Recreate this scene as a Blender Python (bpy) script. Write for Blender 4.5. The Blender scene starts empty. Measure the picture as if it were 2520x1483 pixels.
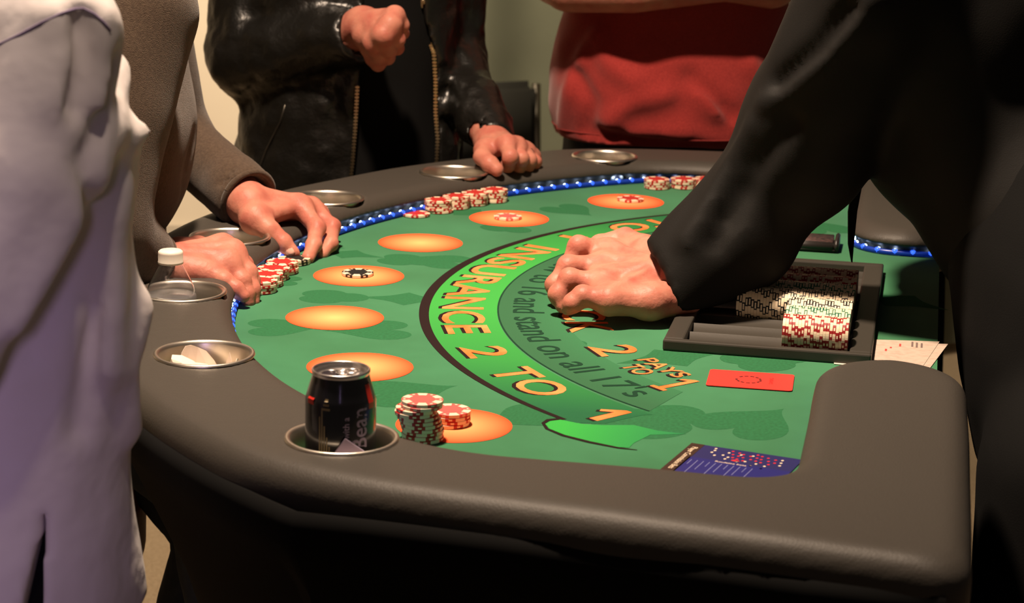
import bpy, bmesh, math, random
import numpy as np
from mathutils import Matrix, Vector
random.seed(7)
rng = np.random.RandomState(11)
S = bpy.context.scene
COL = S.collection
PI = math.pi

# ------------------------------------------------------------------ camera
FZ = 0.90                       # height of the felt above the floor
CAMZ = FZ + 0.61092
FPX, PITCH, ROLL = 5283.81, math.radians(13.9048), math.radians(1.46564)
IW, IH = 2520, 1483
_fw = np.array([0, math.cos(PITCH), -math.sin(PITCH)])
_up = np.array([0, math.sin(PITCH), math.cos(PITCH)])
_rt = np.array([1., 0, 0])
_R = _rt*math.cos(ROLL) + _up*math.sin(ROLL)
_Un = -_rt*math.sin(ROLL) + _up*math.cos(ROLL)
cam = bpy.data.cameras.new('camera')
cam.sensor_width = 36.0
cam.lens = 36.0*FPX/IW
cam.clip_start = 0.05
cam.dof.use_dof = True
cam.dof.focus_distance = 2.35
cam.dof.aperture_fstop = 10.0
camo = bpy.data.objects.new('camera', cam)
M = Matrix.Identity(4)
for i in range(3):
    M[i][0], M[i][1], M[i][2] = _R[i], _Un[i], -_fw[i]
M[2][3] = CAMZ
camo.matrix_world = M
COL.objects.link(camo)
S.camera = camo

# ------------------------------------------------------------------ world, lights, exposure
w = bpy.data.worlds.new('world'); S.world = w; w.use_nodes = True
bg = w.node_tree.nodes['Background']
bg.inputs[0].default_value = (1.0, 0.80, 0.66, 1)
bg.inputs[1].default_value = 0.035
def area(name, loc, target, size, power, color, spread=180):
    l = bpy.data.lights.new(name, 'AREA'); l.energy = power; l.color = color
    l.shape = 'DISK'; l.size = size; l.spread = math.radians(spread)
    o = bpy.data.objects.new(name, l); COL.objects.link(o)
    o.location = loc
    o.rotation_euler = (Vector(target)-Vector(loc)).to_track_quat('-Z', 'Y').to_euler()
    return o
area('ceiling_spot', (-0.30, 2.12, 2.95), (0.1, 2.5, 0.9), 0.16, 27, (1.0, 0.76, 0.56), 100)
area('ceiling_spot_far', (-0.5, 4.4, 2.9), (-0.9, 6.2, 1.0), 0.3, 85, (1.0, 0.82, 0.62), 140)
def spot(name, loc, target, power, color, deg, blend, soft):
    l = bpy.data.lights.new(name, 'SPOT'); l.energy = power; l.color = color; l.spot_size = math.radians(deg); l.spot_blend = blend; l.shadow_soft_size = soft
    o = bpy.data.objects.new(name, l); COL.objects.link(o); o.location = loc
    o.rotation_euler = (Vector(target)-Vector(loc)).to_track_quat('-Z', 'Y').to_euler()
spot('shirt_ceiling_spot', (-0.15, 0.85, 2.9), (-0.64, 1.78, 1.20), 110, (1.0, 0.78, 0.62), 22, 0.8, 0.12)  # unseen lamp, cone narrowed to light the white shirt
spot('floor_spot', (-1.6, 2.2, 2.9), (-0.75, 2.9, 0.0), 60, (1.0, 0.80, 0.60), 40, 0.6, 0.12)
spot('violet_shirt_fill', (-0.25, -0.9, 1.7), (-0.66, 1.72, 0.92), 92, (0.76, 0.52, 1.0), 13.5, 0.6, 0.25)  # added violet fill confined to the white shirt, no such lamp in view
S.view_settings.view_transform = 'Standard'
S.view_settings.look = 'None'
S.view_settings.gamma = 1.0
S.view_settings.use_curve_mapping = False
S.view_settings.exposure = 0.48

# ------------------------------------------------------------------ helpers
def raydir(px, py):
    a, b = px-IW/2, py-IH/2
    c, s = math.cos(ROLL), math.sin(ROLL)
    a, b = a*c+b*s, -a*s+b*c
    return _fw + _rt*a/FPX - _up*b/FPX
CAMP = np.array([0, 0, CAMZ])
def at(px, py, y):
    d = raydir(px, py)
    return CAMP + d*(y/d[1])
def atz(px, py, h=0.0):
    d = raydir(px, py)
    return CAMP + d*((FZ+h-CAMZ)/d[2])
TC = np.array([.57943, 2.43114]); TH = math.radians(-10.8375)
TAX = np.array([math.cos(TH), math.sin(TH)]); TLX = np.array([TAX[1], -TAX[0]])
TROT = math.atan2(TLX[1], TLX[0])
def tl(x, y, h=0.0):             # table-local to world
    p = TC + TLX*x + TAX*y
    return np.array([p[0], p[1], FZ+h])
def lo(px, py, h=0.0):           # pixel on a level plane to table-local x, y
    p = atz(px, py, h)[:2]-TC
    return (p@TLX, p@TAX)
def pol(r, deg):                 # polar (0 deg = players' centre) to table-local
    a = math.radians(deg)
    return (r*math.sin(a), -r*math.cos(a))

def tag(o, label=None, cat=None, group=None, kind=None):
    if label: o['label'] = label
    if cat: o['category'] = cat
    if group: o['group'] = group
    if kind: o['kind'] = kind
    return o
def empty(name, loc, rz=0.0):
    o = bpy.data.objects.new(name, None); COL.objects.link(o)
    o.location = loc; o.rotation_euler = (0, 0, rz); o.empty_display_size = 0.05
    return o
def wm(o):                       # world matrix without a depsgraph update
    m = Matrix.LocRotScale(Vector(o.location), o.rotation_euler, Vector(o.scale))
    return wm(o.parent) @ m if o.parent else m
def link(name, me, mat=None, parent=None, smooth=True):
    o = bpy.data.objects.new(name, me); COL.objects.link(o)
    for m in (mat if isinstance(mat, (list, tuple)) else [mat]):
        if m is not None and len(me.materials) < (len(mat) if isinstance(mat, (list, tuple)) else 1): me.materials.append(m)
    if parent is not None: o.parent = parent
    if smooth and len(me.polygons): me.polygons.foreach_set('use_smooth', [True]*len(me.polygons))
    return o
def mesh(name, V, Fc, mi=None):
    me = bpy.data.meshes.new(name)
    me.from_pydata([tuple(map(float, v)) for v in V], [], [tuple(map(int, f)) for f in Fc])
    if mi is not None: me.polygons.foreach_set('material_index', mi)
    me.validate(); me.update()
    return me
def wmesh(name, V, Fc, mat, parent, smooth=True):   # vertices given in world space
    V = np.asarray(V, float)
    if parent is not None:
        mi = np.array(wm(parent).inverted())
        V = V@mi[:3, :3].T + mi[:3, 3]
    return link(name, mesh(name, V, Fc), mat, parent, smooth)
def edge_split(o, deg=35):
    m = o.modifiers.new('edges', 'EDGE_SPLIT'); m.split_angle = math.radians(deg)
    return o

class MB:
    def __init__(s): s.V = []; s.F = []; s.I = []
    def add(s, V, Fc, mi=0):
        b = len(s.V); s.V += [tuple(v) for v in V]; s.F += [tuple(i+b for i in f) for f in Fc]; s.I += [mi]*len(Fc)
    def box(s, c, d, R=None, mi=0):
        V = [np.array([x*d[0]/2, y*d[1]/2, z*d[2]/2]) for x in (-1, 1) for y in (-1, 1) for z in (-1, 1)]
        if R is not None: V = [np.array(R)@v for v in V]
        V = [v+np.array(c) for v in V]
        s.add(V, [(0, 1, 3, 2), (4, 6, 7, 5), (0, 4, 5, 1), (2, 3, 7, 6), (0, 2, 6, 4), (1, 5, 7, 3)], mi)
    def lathe(s, prof, n=32, c=(0, 0, 0), mi=0, close=False):
        V = []; Fc = []
        for (r, z) in prof:
            for k in range(n):
                a = 2*PI*k/n; V.append((c[0]+r*math.cos(a), c[1]+r*math.sin(a), c[2]+z))
        for i in range(len(prof)-1):
            for k in range(n):
                k2 = (k+1) % n
                Fc.append((i*n+k, i*n+k2, (i+1)*n+k2, (i+1)*n+k))
        s.add(V, Fc, mi)
    def tube(s, P, r, n=6, mi=0, cap=True):
        P = [np.array(p, float) for p in P]; V = []; Fc = []
        ref = np.array([0.3, 0.2, 0.93])
        for i, p in enumerate(P):
            t = P[min(i+1, len(P)-1)]-P[max(i-1, 0)]; t = t/(np.linalg.norm(t)+1e-9)
            a = np.cross(t, ref); a /= np.linalg.norm(a); b = np.cross(t, a)
            rr = r[i] if isinstance(r, (list, tuple)) else r
            for k in range(n):
                q = 2*PI*k/n; V.append(p+rr*(a*math.cos(q)+b*math.sin(q)))
        for i in range(len(P)-1):
            for k in range(n):
                k2 = (k+1) % n; Fc.append((i*n+k, i*n+k2, (i+1)*n+k2, (i+1)*n+k))
        if cap:
            Fc.append(tuple(range(n-1, -1, -1))); Fc.append(tuple((len(P)-1)*n+k for k in range(n)))
        s.add(V, Fc, mi)
    def poly(s, P, z, mi=0):
        s.add([(p[0], p[1], z) for p in P], [tuple(range(len(P)))], mi)
    def slab(s, P, z0, z1, mi=0):
        n = len(P)
        V = [(p[0], p[1], z0) for p in P]+[(p[0], p[1], z1) for p in P]
        Fc = [tuple(range(n-1, -1, -1)), tuple(range(n, 2*n))]+[(i, (i+1) % n, n+(i+1) % n, n+i) for i in range(n)]
        s.add(V, Fc, mi)
    def ribbon(s, A, B, z, mi=0):
        V = [(p[0], p[1], z) for p in A]+[(p[0], p[1], z) for p in B]; n = len(A)
        s.add(V, [(i, i+1, n+i+1, n+i) for i in range(n-1)], mi)
    def build(s, name, mat, parent=None, smooth=False):
        return link(name, mesh(name, s.V, s.F, s.I), mat, parent, smooth)

# ------------------------------------------------------------------ materials
def mat(name, col, rough=0.5, metal=0.0, spec=0.5, bump=None, noise=None, emit=None, sss=0.0, trans=0.0, coat=0.0, sheen=0.0, ior=1.45):
    m = bpy.data.materials.new(name); m.use_nodes = True
    nt = m.node_tree; b = nt.nodes['Principled BSDF']
    b.inputs['Base Color'].default_value = (*col, 1)
    b.inputs['Roughness'].default_value = rough
    b.inputs['Metallic'].default_value = metal
    b.inputs['Specular IOR Level'].default_value = spec
    b.inputs['IOR'].default_value = ior
    if sss: b.inputs['Subsurface Weight'].default_value = sss; b.inputs['Subsurface Radius'].default_value = (0.012, 0.004, 0.002); b.inputs['Subsurface Scale'].default_value = 0.6
    if trans: b.inputs['Transmission Weight'].default_value = trans
    if coat: b.inputs['Coat Weight'].default_value = coat; b.inputs['Coat Roughness'].default_value = 0.1
    if sheen: b.inputs['Sheen Weight'].default_value = sheen; b.inputs['Sheen Roughness'].default_value = 0.5
    if emit: b.inputs['Emission Color'].default_value = (*emit[0], 1); b.inputs['Emission Strength'].default_value = emit[1]
    tc = None
    def coord():
        nonlocal tc
        if tc is None: tc = nt.nodes.new('ShaderNodeTexCoord')
        return tc.outputs['Object']
    if noise:                       # (scale, second colour, low, high[, detail])
        n = nt.nodes.new('ShaderNodeTexNoise'); n.inputs['Scale'].default_value = noise[0]; n.inputs['Detail'].default_value = noise[4] if len(noise) > 4 else 4
        r = nt.nodes.new('ShaderNodeValToRGB'); r.color_ramp.elements[0].position = noise[2]; r.color_ramp.elements[1].position = noise[3]
        r.color_ramp.elements[0].color = (*col, 1); r.color_ramp.elements[1].color = (*noise[1], 1)
        nt.links.new(coord(), n.inputs['Vector']); nt.links.new(n.outputs['Fac'], r.inputs['Fac']); nt.links.new(r.outputs['Color'], b.inputs['Base Color'])
    if bump:                        # list of (scale, strength, distance)
        prev = None
        for (sc, st, di) in bump:
            n = nt.nodes.new('ShaderNodeTexNoise'); n.inputs['Scale'].default_value = sc; n.inputs['Detail'].default_value = 3
            bp = nt.nodes.new('ShaderNodeBump'); bp.inputs['Strength'].default_value = st; bp.inputs['Distance'].default_value = di
            nt.links.new(coord(), n.inputs['Vector']); nt.links.new(n.outputs['Fac'], bp.inputs['Height'])
            if prev: nt.links.new(prev.outputs['Normal'], bp.inputs['Normal'])
            prev = bp
        nt.links.new(prev.outputs['Normal'], b.inputs['Normal'])
    return m
def radial_mat(name, inner, outer, radius, p0, p1, rough=0.9, bump=None, flat=False):
    m = mat(name, inner, rough, spec=0.15, bump=bump); nt = m.node_tree; b = nt.nodes['Principled BSDF']
    tc = nt.nodes.new('ShaderNodeTexCoord'); l = nt.nodes.new('ShaderNodeVectorMath'); l.operation = 'LENGTH'
    mu = nt.nodes.new('ShaderNodeMath'); mu.operation = 'DIVIDE'; mu.inputs[1].default_value = radius
    r = nt.nodes.new('ShaderNodeValToRGB'); r.color_ramp.elements[0].position = p0; r.color_ramp.elements[1].position = p1
    r.color_ramp.elements[0].color = (*inner, 1); r.color_ramp.elements[1].color = (*outer, 1)
    if flat:
        k = nt.nodes.new('ShaderNodeVectorMath'); k.operation = 'MULTIPLY'; k.inputs[1].default_value = (1, 1, 0)
        nt.links.new(tc.outputs['Object'], k.inputs[0]); nt.links.new(k.outputs[0], l.inputs[0])
    else: nt.links.new(tc.outputs['Object'], l.inputs[0])
    nt.links.new(l.outputs['Value'], mu.inputs[0]); nt.links.new(mu.outputs[0], r.inputs['Fac']); nt.links.new(r.outputs['Color'], b.inputs['Base Color'])
    return m
def axis_mat(name, stops, axis=0, lo_=0.0, hi=1.0, absol=False, rough=0.9, bump=None):   # colour printed along an object axis
    m = mat(name, stops[0][1], rough, spec=0.15, bump=bump); nt = m.node_tree; b = nt.nodes['Principled BSDF']
    tc = nt.nodes.new('ShaderNodeTexCoord'); sp = nt.nodes.new('ShaderNodeSeparateXYZ'); nt.links.new(tc.outputs['Object'], sp.inputs[0])
    src = sp.outputs[axis]
    if absol:
        a = nt.nodes.new('ShaderNodeMath'); a.operation = 'ABSOLUTE'; nt.links.new(src, a.inputs[0]); src = a.outputs[0]
    mr = nt.nodes.new('ShaderNodeMapRange'); mr.inputs['From Min'].default_value = lo_; mr.inputs['From Max'].default_value = hi
    nt.links.new(src, mr.inputs['Value'])
    r = nt.nodes.new('ShaderNodeValToRGB'); cr = r.color_ramp
    cr.elements[0].position = stops[0][0]; cr.elements[0].color = (*stops[0][1], 1)
    cr.elements[1].position = stops[-1][0]; cr.elements[1].color = (*stops[-1][1], 1)
    for p, c in stops[1:-1]:
        e = cr.elements.new(p); e.color = (*c, 1)
    nt.links.new(mr.outputs[0], r.inputs['Fac']); nt.links.new(r.outputs['Color'], b.inputs['Base Color'])
    return m
FB = [(900, 0.25, 0.001)]
M_felt = mat('felt_green', (0.034, 0.150, 0.066), 0.95, spec=0.1, bump=[(1400, 0.3, 0.001)], noise=(7, (0.046, 0.200, 0.094), 0.35, 0.7, 6), sheen=0.15)
M_suit = mat('felt_suit_print', (0.024, 0.112, 0.046), 0.95, spec=0.1, noise=(16, (0.028, 0.150, 0.062), 0.3, 0.7), bump=FB)
M_spot = radial_mat('felt_orange_spot', (0.95, 0.42, 0.16), (0.88, 0.085, 0.024), 0.056, 0.05, 1.0, bump=FB)
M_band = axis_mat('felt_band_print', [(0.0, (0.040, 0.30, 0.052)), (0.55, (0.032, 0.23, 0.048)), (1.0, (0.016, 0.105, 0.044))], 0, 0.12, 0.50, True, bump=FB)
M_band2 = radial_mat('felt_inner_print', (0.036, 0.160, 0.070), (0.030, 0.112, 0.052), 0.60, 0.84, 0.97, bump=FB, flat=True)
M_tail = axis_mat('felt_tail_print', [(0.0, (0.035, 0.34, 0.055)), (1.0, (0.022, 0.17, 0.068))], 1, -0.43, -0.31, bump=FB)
M_line = mat('felt_black_print', (0.018, 0.010, 0.010), 0.9, spec=0.1)
M_ltext = mat('felt_dark_letter', (0.010, 0.040, 0.022), 0.9, spec=0.1)
M_letter = mat('felt_orange_letter', (0.95, 0.27, 0.09), 0.9, spec=0.1, noise=(26, (0.93, 0.15, 0.035), 0.35, 0.65))
M_rail = mat('rail_vinyl', (0.050, 0.044, 0.037), 0.52, spec=0.35, bump=[(520, 0.22, 0.0012), (60, 0.08, 0.004)])
M_skirt = mat('black_stretch_cloth', (0.006, 0.006, 0.006), 0.9, spec=0.1)
M_steel = mat('brushed_steel', (0.72, 0.66, 0.57), 0.34, 1.0, bump=[(60, 0.05, 0.002)])
M_strip = mat('led_strip_blue', (0.01, 0.04, 0.3), 0.3, emit=((0.005, 0.05, 1.0), 0.06))
M_glow = mat('led_lens_blue', (0.02, 0.05, 0.5), 0.3, emit=((0.03, 0.13, 1.0), 1.1))
M_core = mat('led_core', (0.8, 0.9, 1.0), 0.3, emit=((0.55, 0.72, 1.0), 12.0))
M_cream = mat('chip_cream', (0.80, 0.66, 0.48), 0.45, spec=0.4)
CHIPC = {'red': (0.44, 0.020, 0.018), 'red_lit': (0.66, 0.11, 0.10), 'black': (0.012, 0.012, 0.013), 'green': (0.015, 0.14, 0.075), 'red_shaded': (0.30, 0.016, 0.018)}  # paler and darker reds carry highlight and shade in the chip colour
M_chip = {k: mat('chip_'+k, c, 0.42, spec=0.45) for k, c in CHIPC.items()}
INL = {'red': (0.42, 0.024, 0.02), 'red_lit': (0.62, 0.10, 0.09), 'black': (0.012, 0.013, 0.012), 'green': (0.02, 0.15, 0.08), 'red_shaded': (0.3, 0.016, 0.018)}
M_inlay = {k: mat('inlay_'+k, c, 0.6, spec=0.3) for k, c in INL.items()}
M_tray = mat('tray_black_plastic', (0.040, 0.036, 0.030), 0.42, spec=0.4, bump=[(300, 0.06, 0.001)])
M_skin = mat('skin', (0.49, 0.195, 0.138), 0.50, spec=0.35, sss=0.2, noise=(42, (0.42, 0.125, 0.092), 0.40, 0.70), bump=[(260, 0.30, 0.0015), (70, 0.25, 0.003)])
M_nail = mat('nail', (0.74, 0.44, 0.34), 0.3, spec=0.5)
M_hair = mat('dark_hair', (0.03, 0.02, 0.014), 0.5, bump=[(200, 0.5, 0.004)])

# ------------------------------------------------------------------ distance fields and their surface
def V3(p): return np.asarray(p, np.float32)
def rc(a, b, ra, rb):
    a, b = V3(a), V3(b); ba = b-a; bb = float(ba@ba)+1e-12
    def f(p):
        pa = p-a; h = np.clip((pa@ba)/bb, 0, 1)
        q = pa-h[:, None]*ba
        return np.sqrt(np.einsum('ij,ij->i', q, q))-(ra+(rb-ra)*h)
    return f
def ell(c, r, R=None):
    c, r = V3(c), V3(r)
    def f(p):
        q = p-c
        if R is not None: q = q@V3(R)
        k0 = np.sqrt((((q/r)**2).sum(1))); k1 = np.sqrt((((q/(r*r))**2).sum(1)))+1e-9
        return np.where(k0 < 0.2, (k0-1)*r.min(), k0*(k0-1)/k1)
    return f
def smin(a, b, k):
    if k <= 0: return np.minimum(a, b)
    h = np.clip(.5+.5*(b-a)/k, 0, 1)
    return b+(a-b)*h-k*h*(1-h)
def smax(a, b, k): return -smin(-a, -b, k)
def U(fs, k=0.0):
    def f(p):
        d = fs[0](p)
        for g in fs[1:]: d = smin(d, g(p), k)
        return d
    return f
def chain(pts, k=0.0):           # pts: (xyz, radius)
    return U([rc(pts[i][0], pts[i+1][0], pts[i][1], pts[i+1][1]) for i in range(len(pts)-1)], k)
def smooth_rows(rows, n=60):
    rows = np.array(sorted(rows), float); z = rows[:, 0]; zz = np.linspace(z[0], z[-1], n)
    out = np.stack([np.interp(zz, z, rows[:, j]) for j in range(rows.shape[1])], 1)
    kern = np.array([1, 2, 3, 2, 1.])/9
    for j in range(1, rows.shape[1]):
        c = np.pad(out[:, j], 2, mode='edge'); out[:, j] = np.convolve(c, kern, 'valid')
    return out
def loft(rows, e=2.3, smooth=True):   # rows: z, cx, cy, rx, ry
    T = smooth_rows(rows) if smooth else np.array(sorted(rows), float)
    z = T[:, 0]
    def f(p):
        pz = p[:, 2]
        cx, cy, rx, ry = (np.interp(pz, z, T[:, j]).astype(np.float32) for j in (1, 2, 3, 4))
        dx, dy = np.abs(p[:, 0]-cx)/rx, np.abs(p[:, 1]-cy)/ry
        d = ((dx**e+dy**e+1e-9)**(1/e)-1)*np.minimum(rx, ry)
        return smax(d, np.maximum(z[0]-pz, pz-z[-1]), 0.012)
    return f
_NT = rng.rand(32, 32, 32).astype(np.float32)*2-1
def vnoise(q):
    i = np.floor(q).astype(np.int32); t = q-i; t = t*t*(3-2*t)
    i0 = i & 31; i1 = (i+1) & 31
    def g(a, b, c): return _NT[a[:, 0], b[:, 1], c[:, 2]]
    x, y, z = t[:, 0], t[:, 1], t[:, 2]
    c00 = g(i0, i0, i0)*(1-x)+g(i1, i0, i0)*x; c10 = g(i0, i1, i0)*(1-x)+g(i1, i1, i0)*x
    c01 = g(i0, i0, i1)*(1-x)+g(i1, i0, i1)*x; c11 = g(i0, i1, i1)*(1-x)+g(i1, i1, i1)*x
    return (c00*(1-y)+c10*y)*(1-z)+(c01*(1-y)+c11*y)*z
def rough_cloth(f, amp, sc, R=None, ridge=False, off=0.0):
    sc = V3(sc)
    def g(p):
        q = p if R is None else p@V3(R)
        n = vnoise(q*sc+off)+0.5*vnoise(q*sc*2.1+off+9)
        if ridge: n = 0.6-1.6*np.abs(n)
        return f(p)+amp*n
    return g
def cut(f, g, k=0.004):          # f minus g
    return lambda p: smax(f(p), -g(p), k)
def both(f, g, k=0.004): return lambda p: smax(f(p), g(p), k)
def halfspace(pt, n):            # inside where (p-pt).n < 0
    pt = V3(pt); n = V3(n); n = n/np.linalg.norm(n)
    return lambda p: (p-pt)@n
def surface(f, bmin, bmax, h, B=8, margin=0.02):
    bmin = np.array(bmin, float); bmax = np.array(bmax, float)
    nb = np.maximum(1, np.ceil((bmax-bmin)/(h*B))).astype(int); n = nb*B
    ax = [bmin[i]+h*np.arange(n[i]) for i in range(3)]
    cx = [bmin[i]+h*(B*np.arange(nb[i])+(B-1)/2) for i in range(3)]
    G = np.stack(np.meshgrid(*cx, indexing='ij'), -1).reshape(-1, 3).astype(np.float32)
    D = f(G).reshape(nb)
    act = np.abs(D) < (0.9*B*h+margin)
    Fv = np.repeat(np.repeat(np.repeat(np.where(D < 0, -1., 1.).astype(np.float32), B, 0), B, 1), B, 2)
    idx = np.argwhere(act)
    o = np.stack(np.meshgrid(*[np.arange(B)]*3, indexing='ij'), -1).reshape(-1, 3)
    step = max(1, 300000//(B**3))
    for s in range(0, len(idx), step):
        I = (idx[s:s+step, None, :]*B+o[None]).reshape(-1, 3)
        P = (bmin+h*I).astype(np.float32)
        Fv[I[:, 0], I[:, 1], I[:, 2]] = f(P)
    sg = Fv < 0
    c = [sg[i:n[0]-1+i, j:n[1]-1+j, k:n[2]-1+k] for i in (0, 1) for j in (0, 1) for k in (0, 1)]
    cnt = sum(x.astype(np.int8) for x in c)
    cells = np.argwhere((cnt > 0) & (cnt < 8))
    vid = np.full((n[0]-1, n[1]-1, n[2]-1), -1, np.int32); vid[cells[:, 0], cells[:, 1], cells[:, 2]] = np.arange(len(cells))
    cor = [(i, j, k) for i in (0, 1) for j in (0, 1) for k in (0, 1)]
    val = [Fv[cells[:, 0]+i, cells[:, 1]+j, cells[:, 2]+k] for i, j, k in cor]
    acc = np.zeros((len(cells), 3)); num = np.zeros(len(cells))
    for a in range(8):
        for b in range(a+1, 8):
            df = np.array(cor[b])-np.array(cor[a])
            if np.abs(df).sum() != 1: continue
            m = (val[a] < 0) != (val[b] < 0)
            t = np.where(m, val[a]/(val[a]-val[b]+1e-20), 0)
            acc += m[:, None]*(np.array(cor[a])+t[:, None]*df); num += m
    V = bmin+h*(cells+acc/num[:, None])
    Q = []
    for x in range(3):
        y, z = (x+1) % 3, (x+2) % 3
        s0 = [slice(None)]*3; s1 = [slice(None)]*3; s0[x] = slice(0, -1); s1[x] = slice(1, None)
        e = np.argwhere(sg[tuple(s0)] != sg[tuple(s1)])
        e = e[(e[:, y] > 0) & (e[:, z] > 0) & (e[:, y] < n[y]-1) & (e[:, z] < n[z]-1)]
        inside = sg[e[:, 0], e[:, 1], e[:, 2]]
        def vi(dy, dz):
            q = e.copy(); q[:, y] -= dy; q[:, z] -= dz
            return vid[q[:, 0], q[:, 1], q[:, 2]]
        f4 = np.stack([vi(1, 1), vi(0, 1), vi(0, 0), vi(1, 0)], 1)
        f4[~inside] = f4[~inside][:, ::-1]
        Q.append(f4)
    Q = np.concatenate(Q); Q = Q[(Q >= 0).all(1)]
    return V, Q
def relax(V, Q, it=1, lam=0.5):
    for _ in range(it):
        acc = np.zeros_like(V); num = np.zeros(len(V))
        for a, b in ((0, 1), (1, 2), (2, 3), (3, 0)):
            np.add.at(acc, Q[:, a], V[Q[:, b]]); np.add.at(acc, Q[:, b], V[Q[:, a]])
            np.add.at(num, Q[:, a], 1); np.add.at(num, Q[:, b], 1)
        V = V+lam*(acc/np.maximum(num, 1)[:, None]-V)
    return V
def qmesh(name, V, Q, mt, parent=None):
    V = np.asarray(V, float)
    if parent is not None:
        mi = np.array(wm(parent).inverted()); V = V@mi[:3, :3].T+mi[:3, 3]
    me = bpy.data.meshes.new(name)
    nv, nf = len(V), len(Q)
    me.vertices.add(nv); me.vertices.foreach_set('co', V.astype(np.float32).ravel())
    me.loops.add(nf*4); me.loops.foreach_set('vertex_index', Q.astype(np.int32).ravel())
    me.polygons.add(nf); me.polygons.foreach_set('loop_start', np.arange(nf, dtype=np.int32)*4); me.polygons.foreach_set('loop_total', np.full(nf, 4, np.int32))
    me.polygons.foreach_set('use_smooth', np.ones(nf, bool))
    me.update(); me.validate()
    me.materials.append(mt)
    o = bpy.data.objects.new(name, me); COL.objects.link(o)
    if parent is not None: o.parent = parent
    return o
def solid(name, f, bmin, bmax, h, mt, parent=None, it=1):
    V, Q = surface(f, bmin, bmax, h)
    return qmesh(name, relax(V, Q, it), Q, mt, parent)
def trace(f, px, py, t0=0.8, t1=6.0, lift=0.0):
    d = raydir(px, py); d = d/np.linalg.norm(d); t = t0
    for _ in range(160):
        p = CAMP+d*t; s = float(f(V3(p)[None])[0])
        if abs(s) < 2e-4 or t > t1: break
        t += max(s*0.6, 1e-4) if s > 0 else s*0.6
    return CAMP+d*(t-lift) if t <= t1 else None
def tchain(f, pts, r):            # crease or fold along pixels that meet the surface
    q = [trace(f, *c) for c in pts]; q = [c for c in q if c is not None]
    keep = [q[0]]+[b for a, b in zip(q[:-1], q[1:]) if np.linalg.norm(b-a) < 0.25]
    return chain([(c, r) for c in (keep if len(keep) > 1 else keep*2)])

# ------------------------------------------------------------------ the room
M_carpet = mat('beige_carpet', (0.36, 0.27, 0.17), 0.95, spec=0.05, noise=(140, (0.26, 0.19, 0.115), 0.35, 0.7), bump=[(260, 0.9, 0.01)])
M_wall = mat('cream_wall', (0.60, 0.52, 0.40), 0.85, spec=0.15, noise=(2.2, (0.55, 0.47, 0.36), 0.3, 0.7), bump=[(180, 0.12, 0.002)])
M_drape = mat('grey_green_drape', (0.105, 0.108, 0.072), 0.9, spec=0.1, noise=(3, (0.080, 0.082, 0.055), 0.3, 0.7), bump=[(300, 0.2, 0.002)])
mb = MB(); mb.box((0, 3.2, -0.02), (9.0, 9.0, 0.04)); tag(mb.build('floor', M_carpet), kind='structure')
mb = MB(); mb.box((0, 6.55, 1.5), (9.0, 0.1, 3.04)); tag(mb.build('wall_back', M_wall), kind='structure')
mb = MB(); mb.box((-3.6, 3.2, 1.5), (0.1, 6.6, 3.04)); tag(mb.build('wall_left', M_wall), kind='structure')
mb = MB(); mb.box((0, 6.49, 0.06), (8.9, 0.02, 0.12)); tag(mb.build('baseboard_back', mat('baseboard', (0.42, 0.36, 0.28), 0.5)), kind='structure')
# a pleated drape hung in front of the back wall
dr = empty('stage_drape', (0.9, 5.6, 0.0)); tag(dr, 'tall grey-green pleated drape hanging behind the players', 'curtain')
xs = np.linspace(-1.25, 1.9, 220); V = []; Fc = []
for side in (0, 1):
    for z in (0.03, 1.0, 1.9, 2.75):
        for x in xs:
            k = 0.6+0.4*(1-z/2.75)
            V.append((x, 0.045*k*math.sin(x*21+0.8*math.sin(x*5))+0.02*math.sin(x*9.3)+side*0.012, z))
n = len(xs)
for side in (0, 1):
    for r in range(3):
        for i in range(n-1):
            q = (side*4*n+r*n+i, side*4*n+r*n+i+1, side*4*n+(r+1)*n+i+1, side*4*n+(r+1)*n+i)
            Fc.append(q if side == 0 else q[::-1])
link('cloth', mesh('cloth', V, Fc), M_drape, dr)
mb = MB(); mb.tube([(-1.35, 0.0, 2.78), (2.0, 0.0, 2.78)], 0.02, 10); mb.build('rod', mat('drape_rod', (0.2, 0.2, 0.2), 0.4, 1.0), dr, True)
for x in (-1.32, 1.97):
    mb = MB(); mb.tube([(x, 0, 0.0), (x, 0, 2.80)], 0.022, 10); mb.build('pole', bpy.data.materials['drape_rod'], dr, True)
# dark stacking chair in the background
ch = empty('banquet_chair', (-0.02, 5.0, 0), 0.5); tag(ch, 'dark banquet chair standing in front of the grey-green drape', 'chair')
M_chair = mat('chair_dark_vinyl', (0.014, 0.013, 0.010), 0.5); M_cleg = mat('chair_bronze', (0.03, 0.024, 0.014), 0.4, 0.6)
def rbox(name, c, d, m, parent, bev=0.02):
    bm = bmesh.new(); bmesh.ops.create_cube(bm, size=1.0)
    bmesh.ops.scale(bm, vec=d, verts=bm.verts); bmesh.ops.bevel(bm, geom=bm.edges[:], offset=bev, segments=3, affect='EDGES')
    bmesh.ops.translate(bm, vec=c, verts=bm.verts)
    me = bpy.data.meshes.new(name); bm.to_mesh(me); bm.free()
    return link(name, me, m, parent)
rbox('seat', (0, 0, 0.46), (0.42, 0.42, 0.07), M_chair, ch)
rbox('backrest', (0, 0.20, 0.63), (0.36, 0.05, 0.28), M_chair, ch)
for sx in (-0.19, 0.19):
    mb = MB(); mb.tube([(sx, -0.19, 0.0), (sx, -0.18, 0.44)], 0.011, 8); mb.build('leg', M_cleg, ch, True)
    mb = MB(); mb.tube([(sx, 0.24, 0.0), (sx, 0.19, 0.45), (sx, 0.21, 0.76)], 0.011, 8); mb.build('leg', M_cleg, ch, True)

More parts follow.
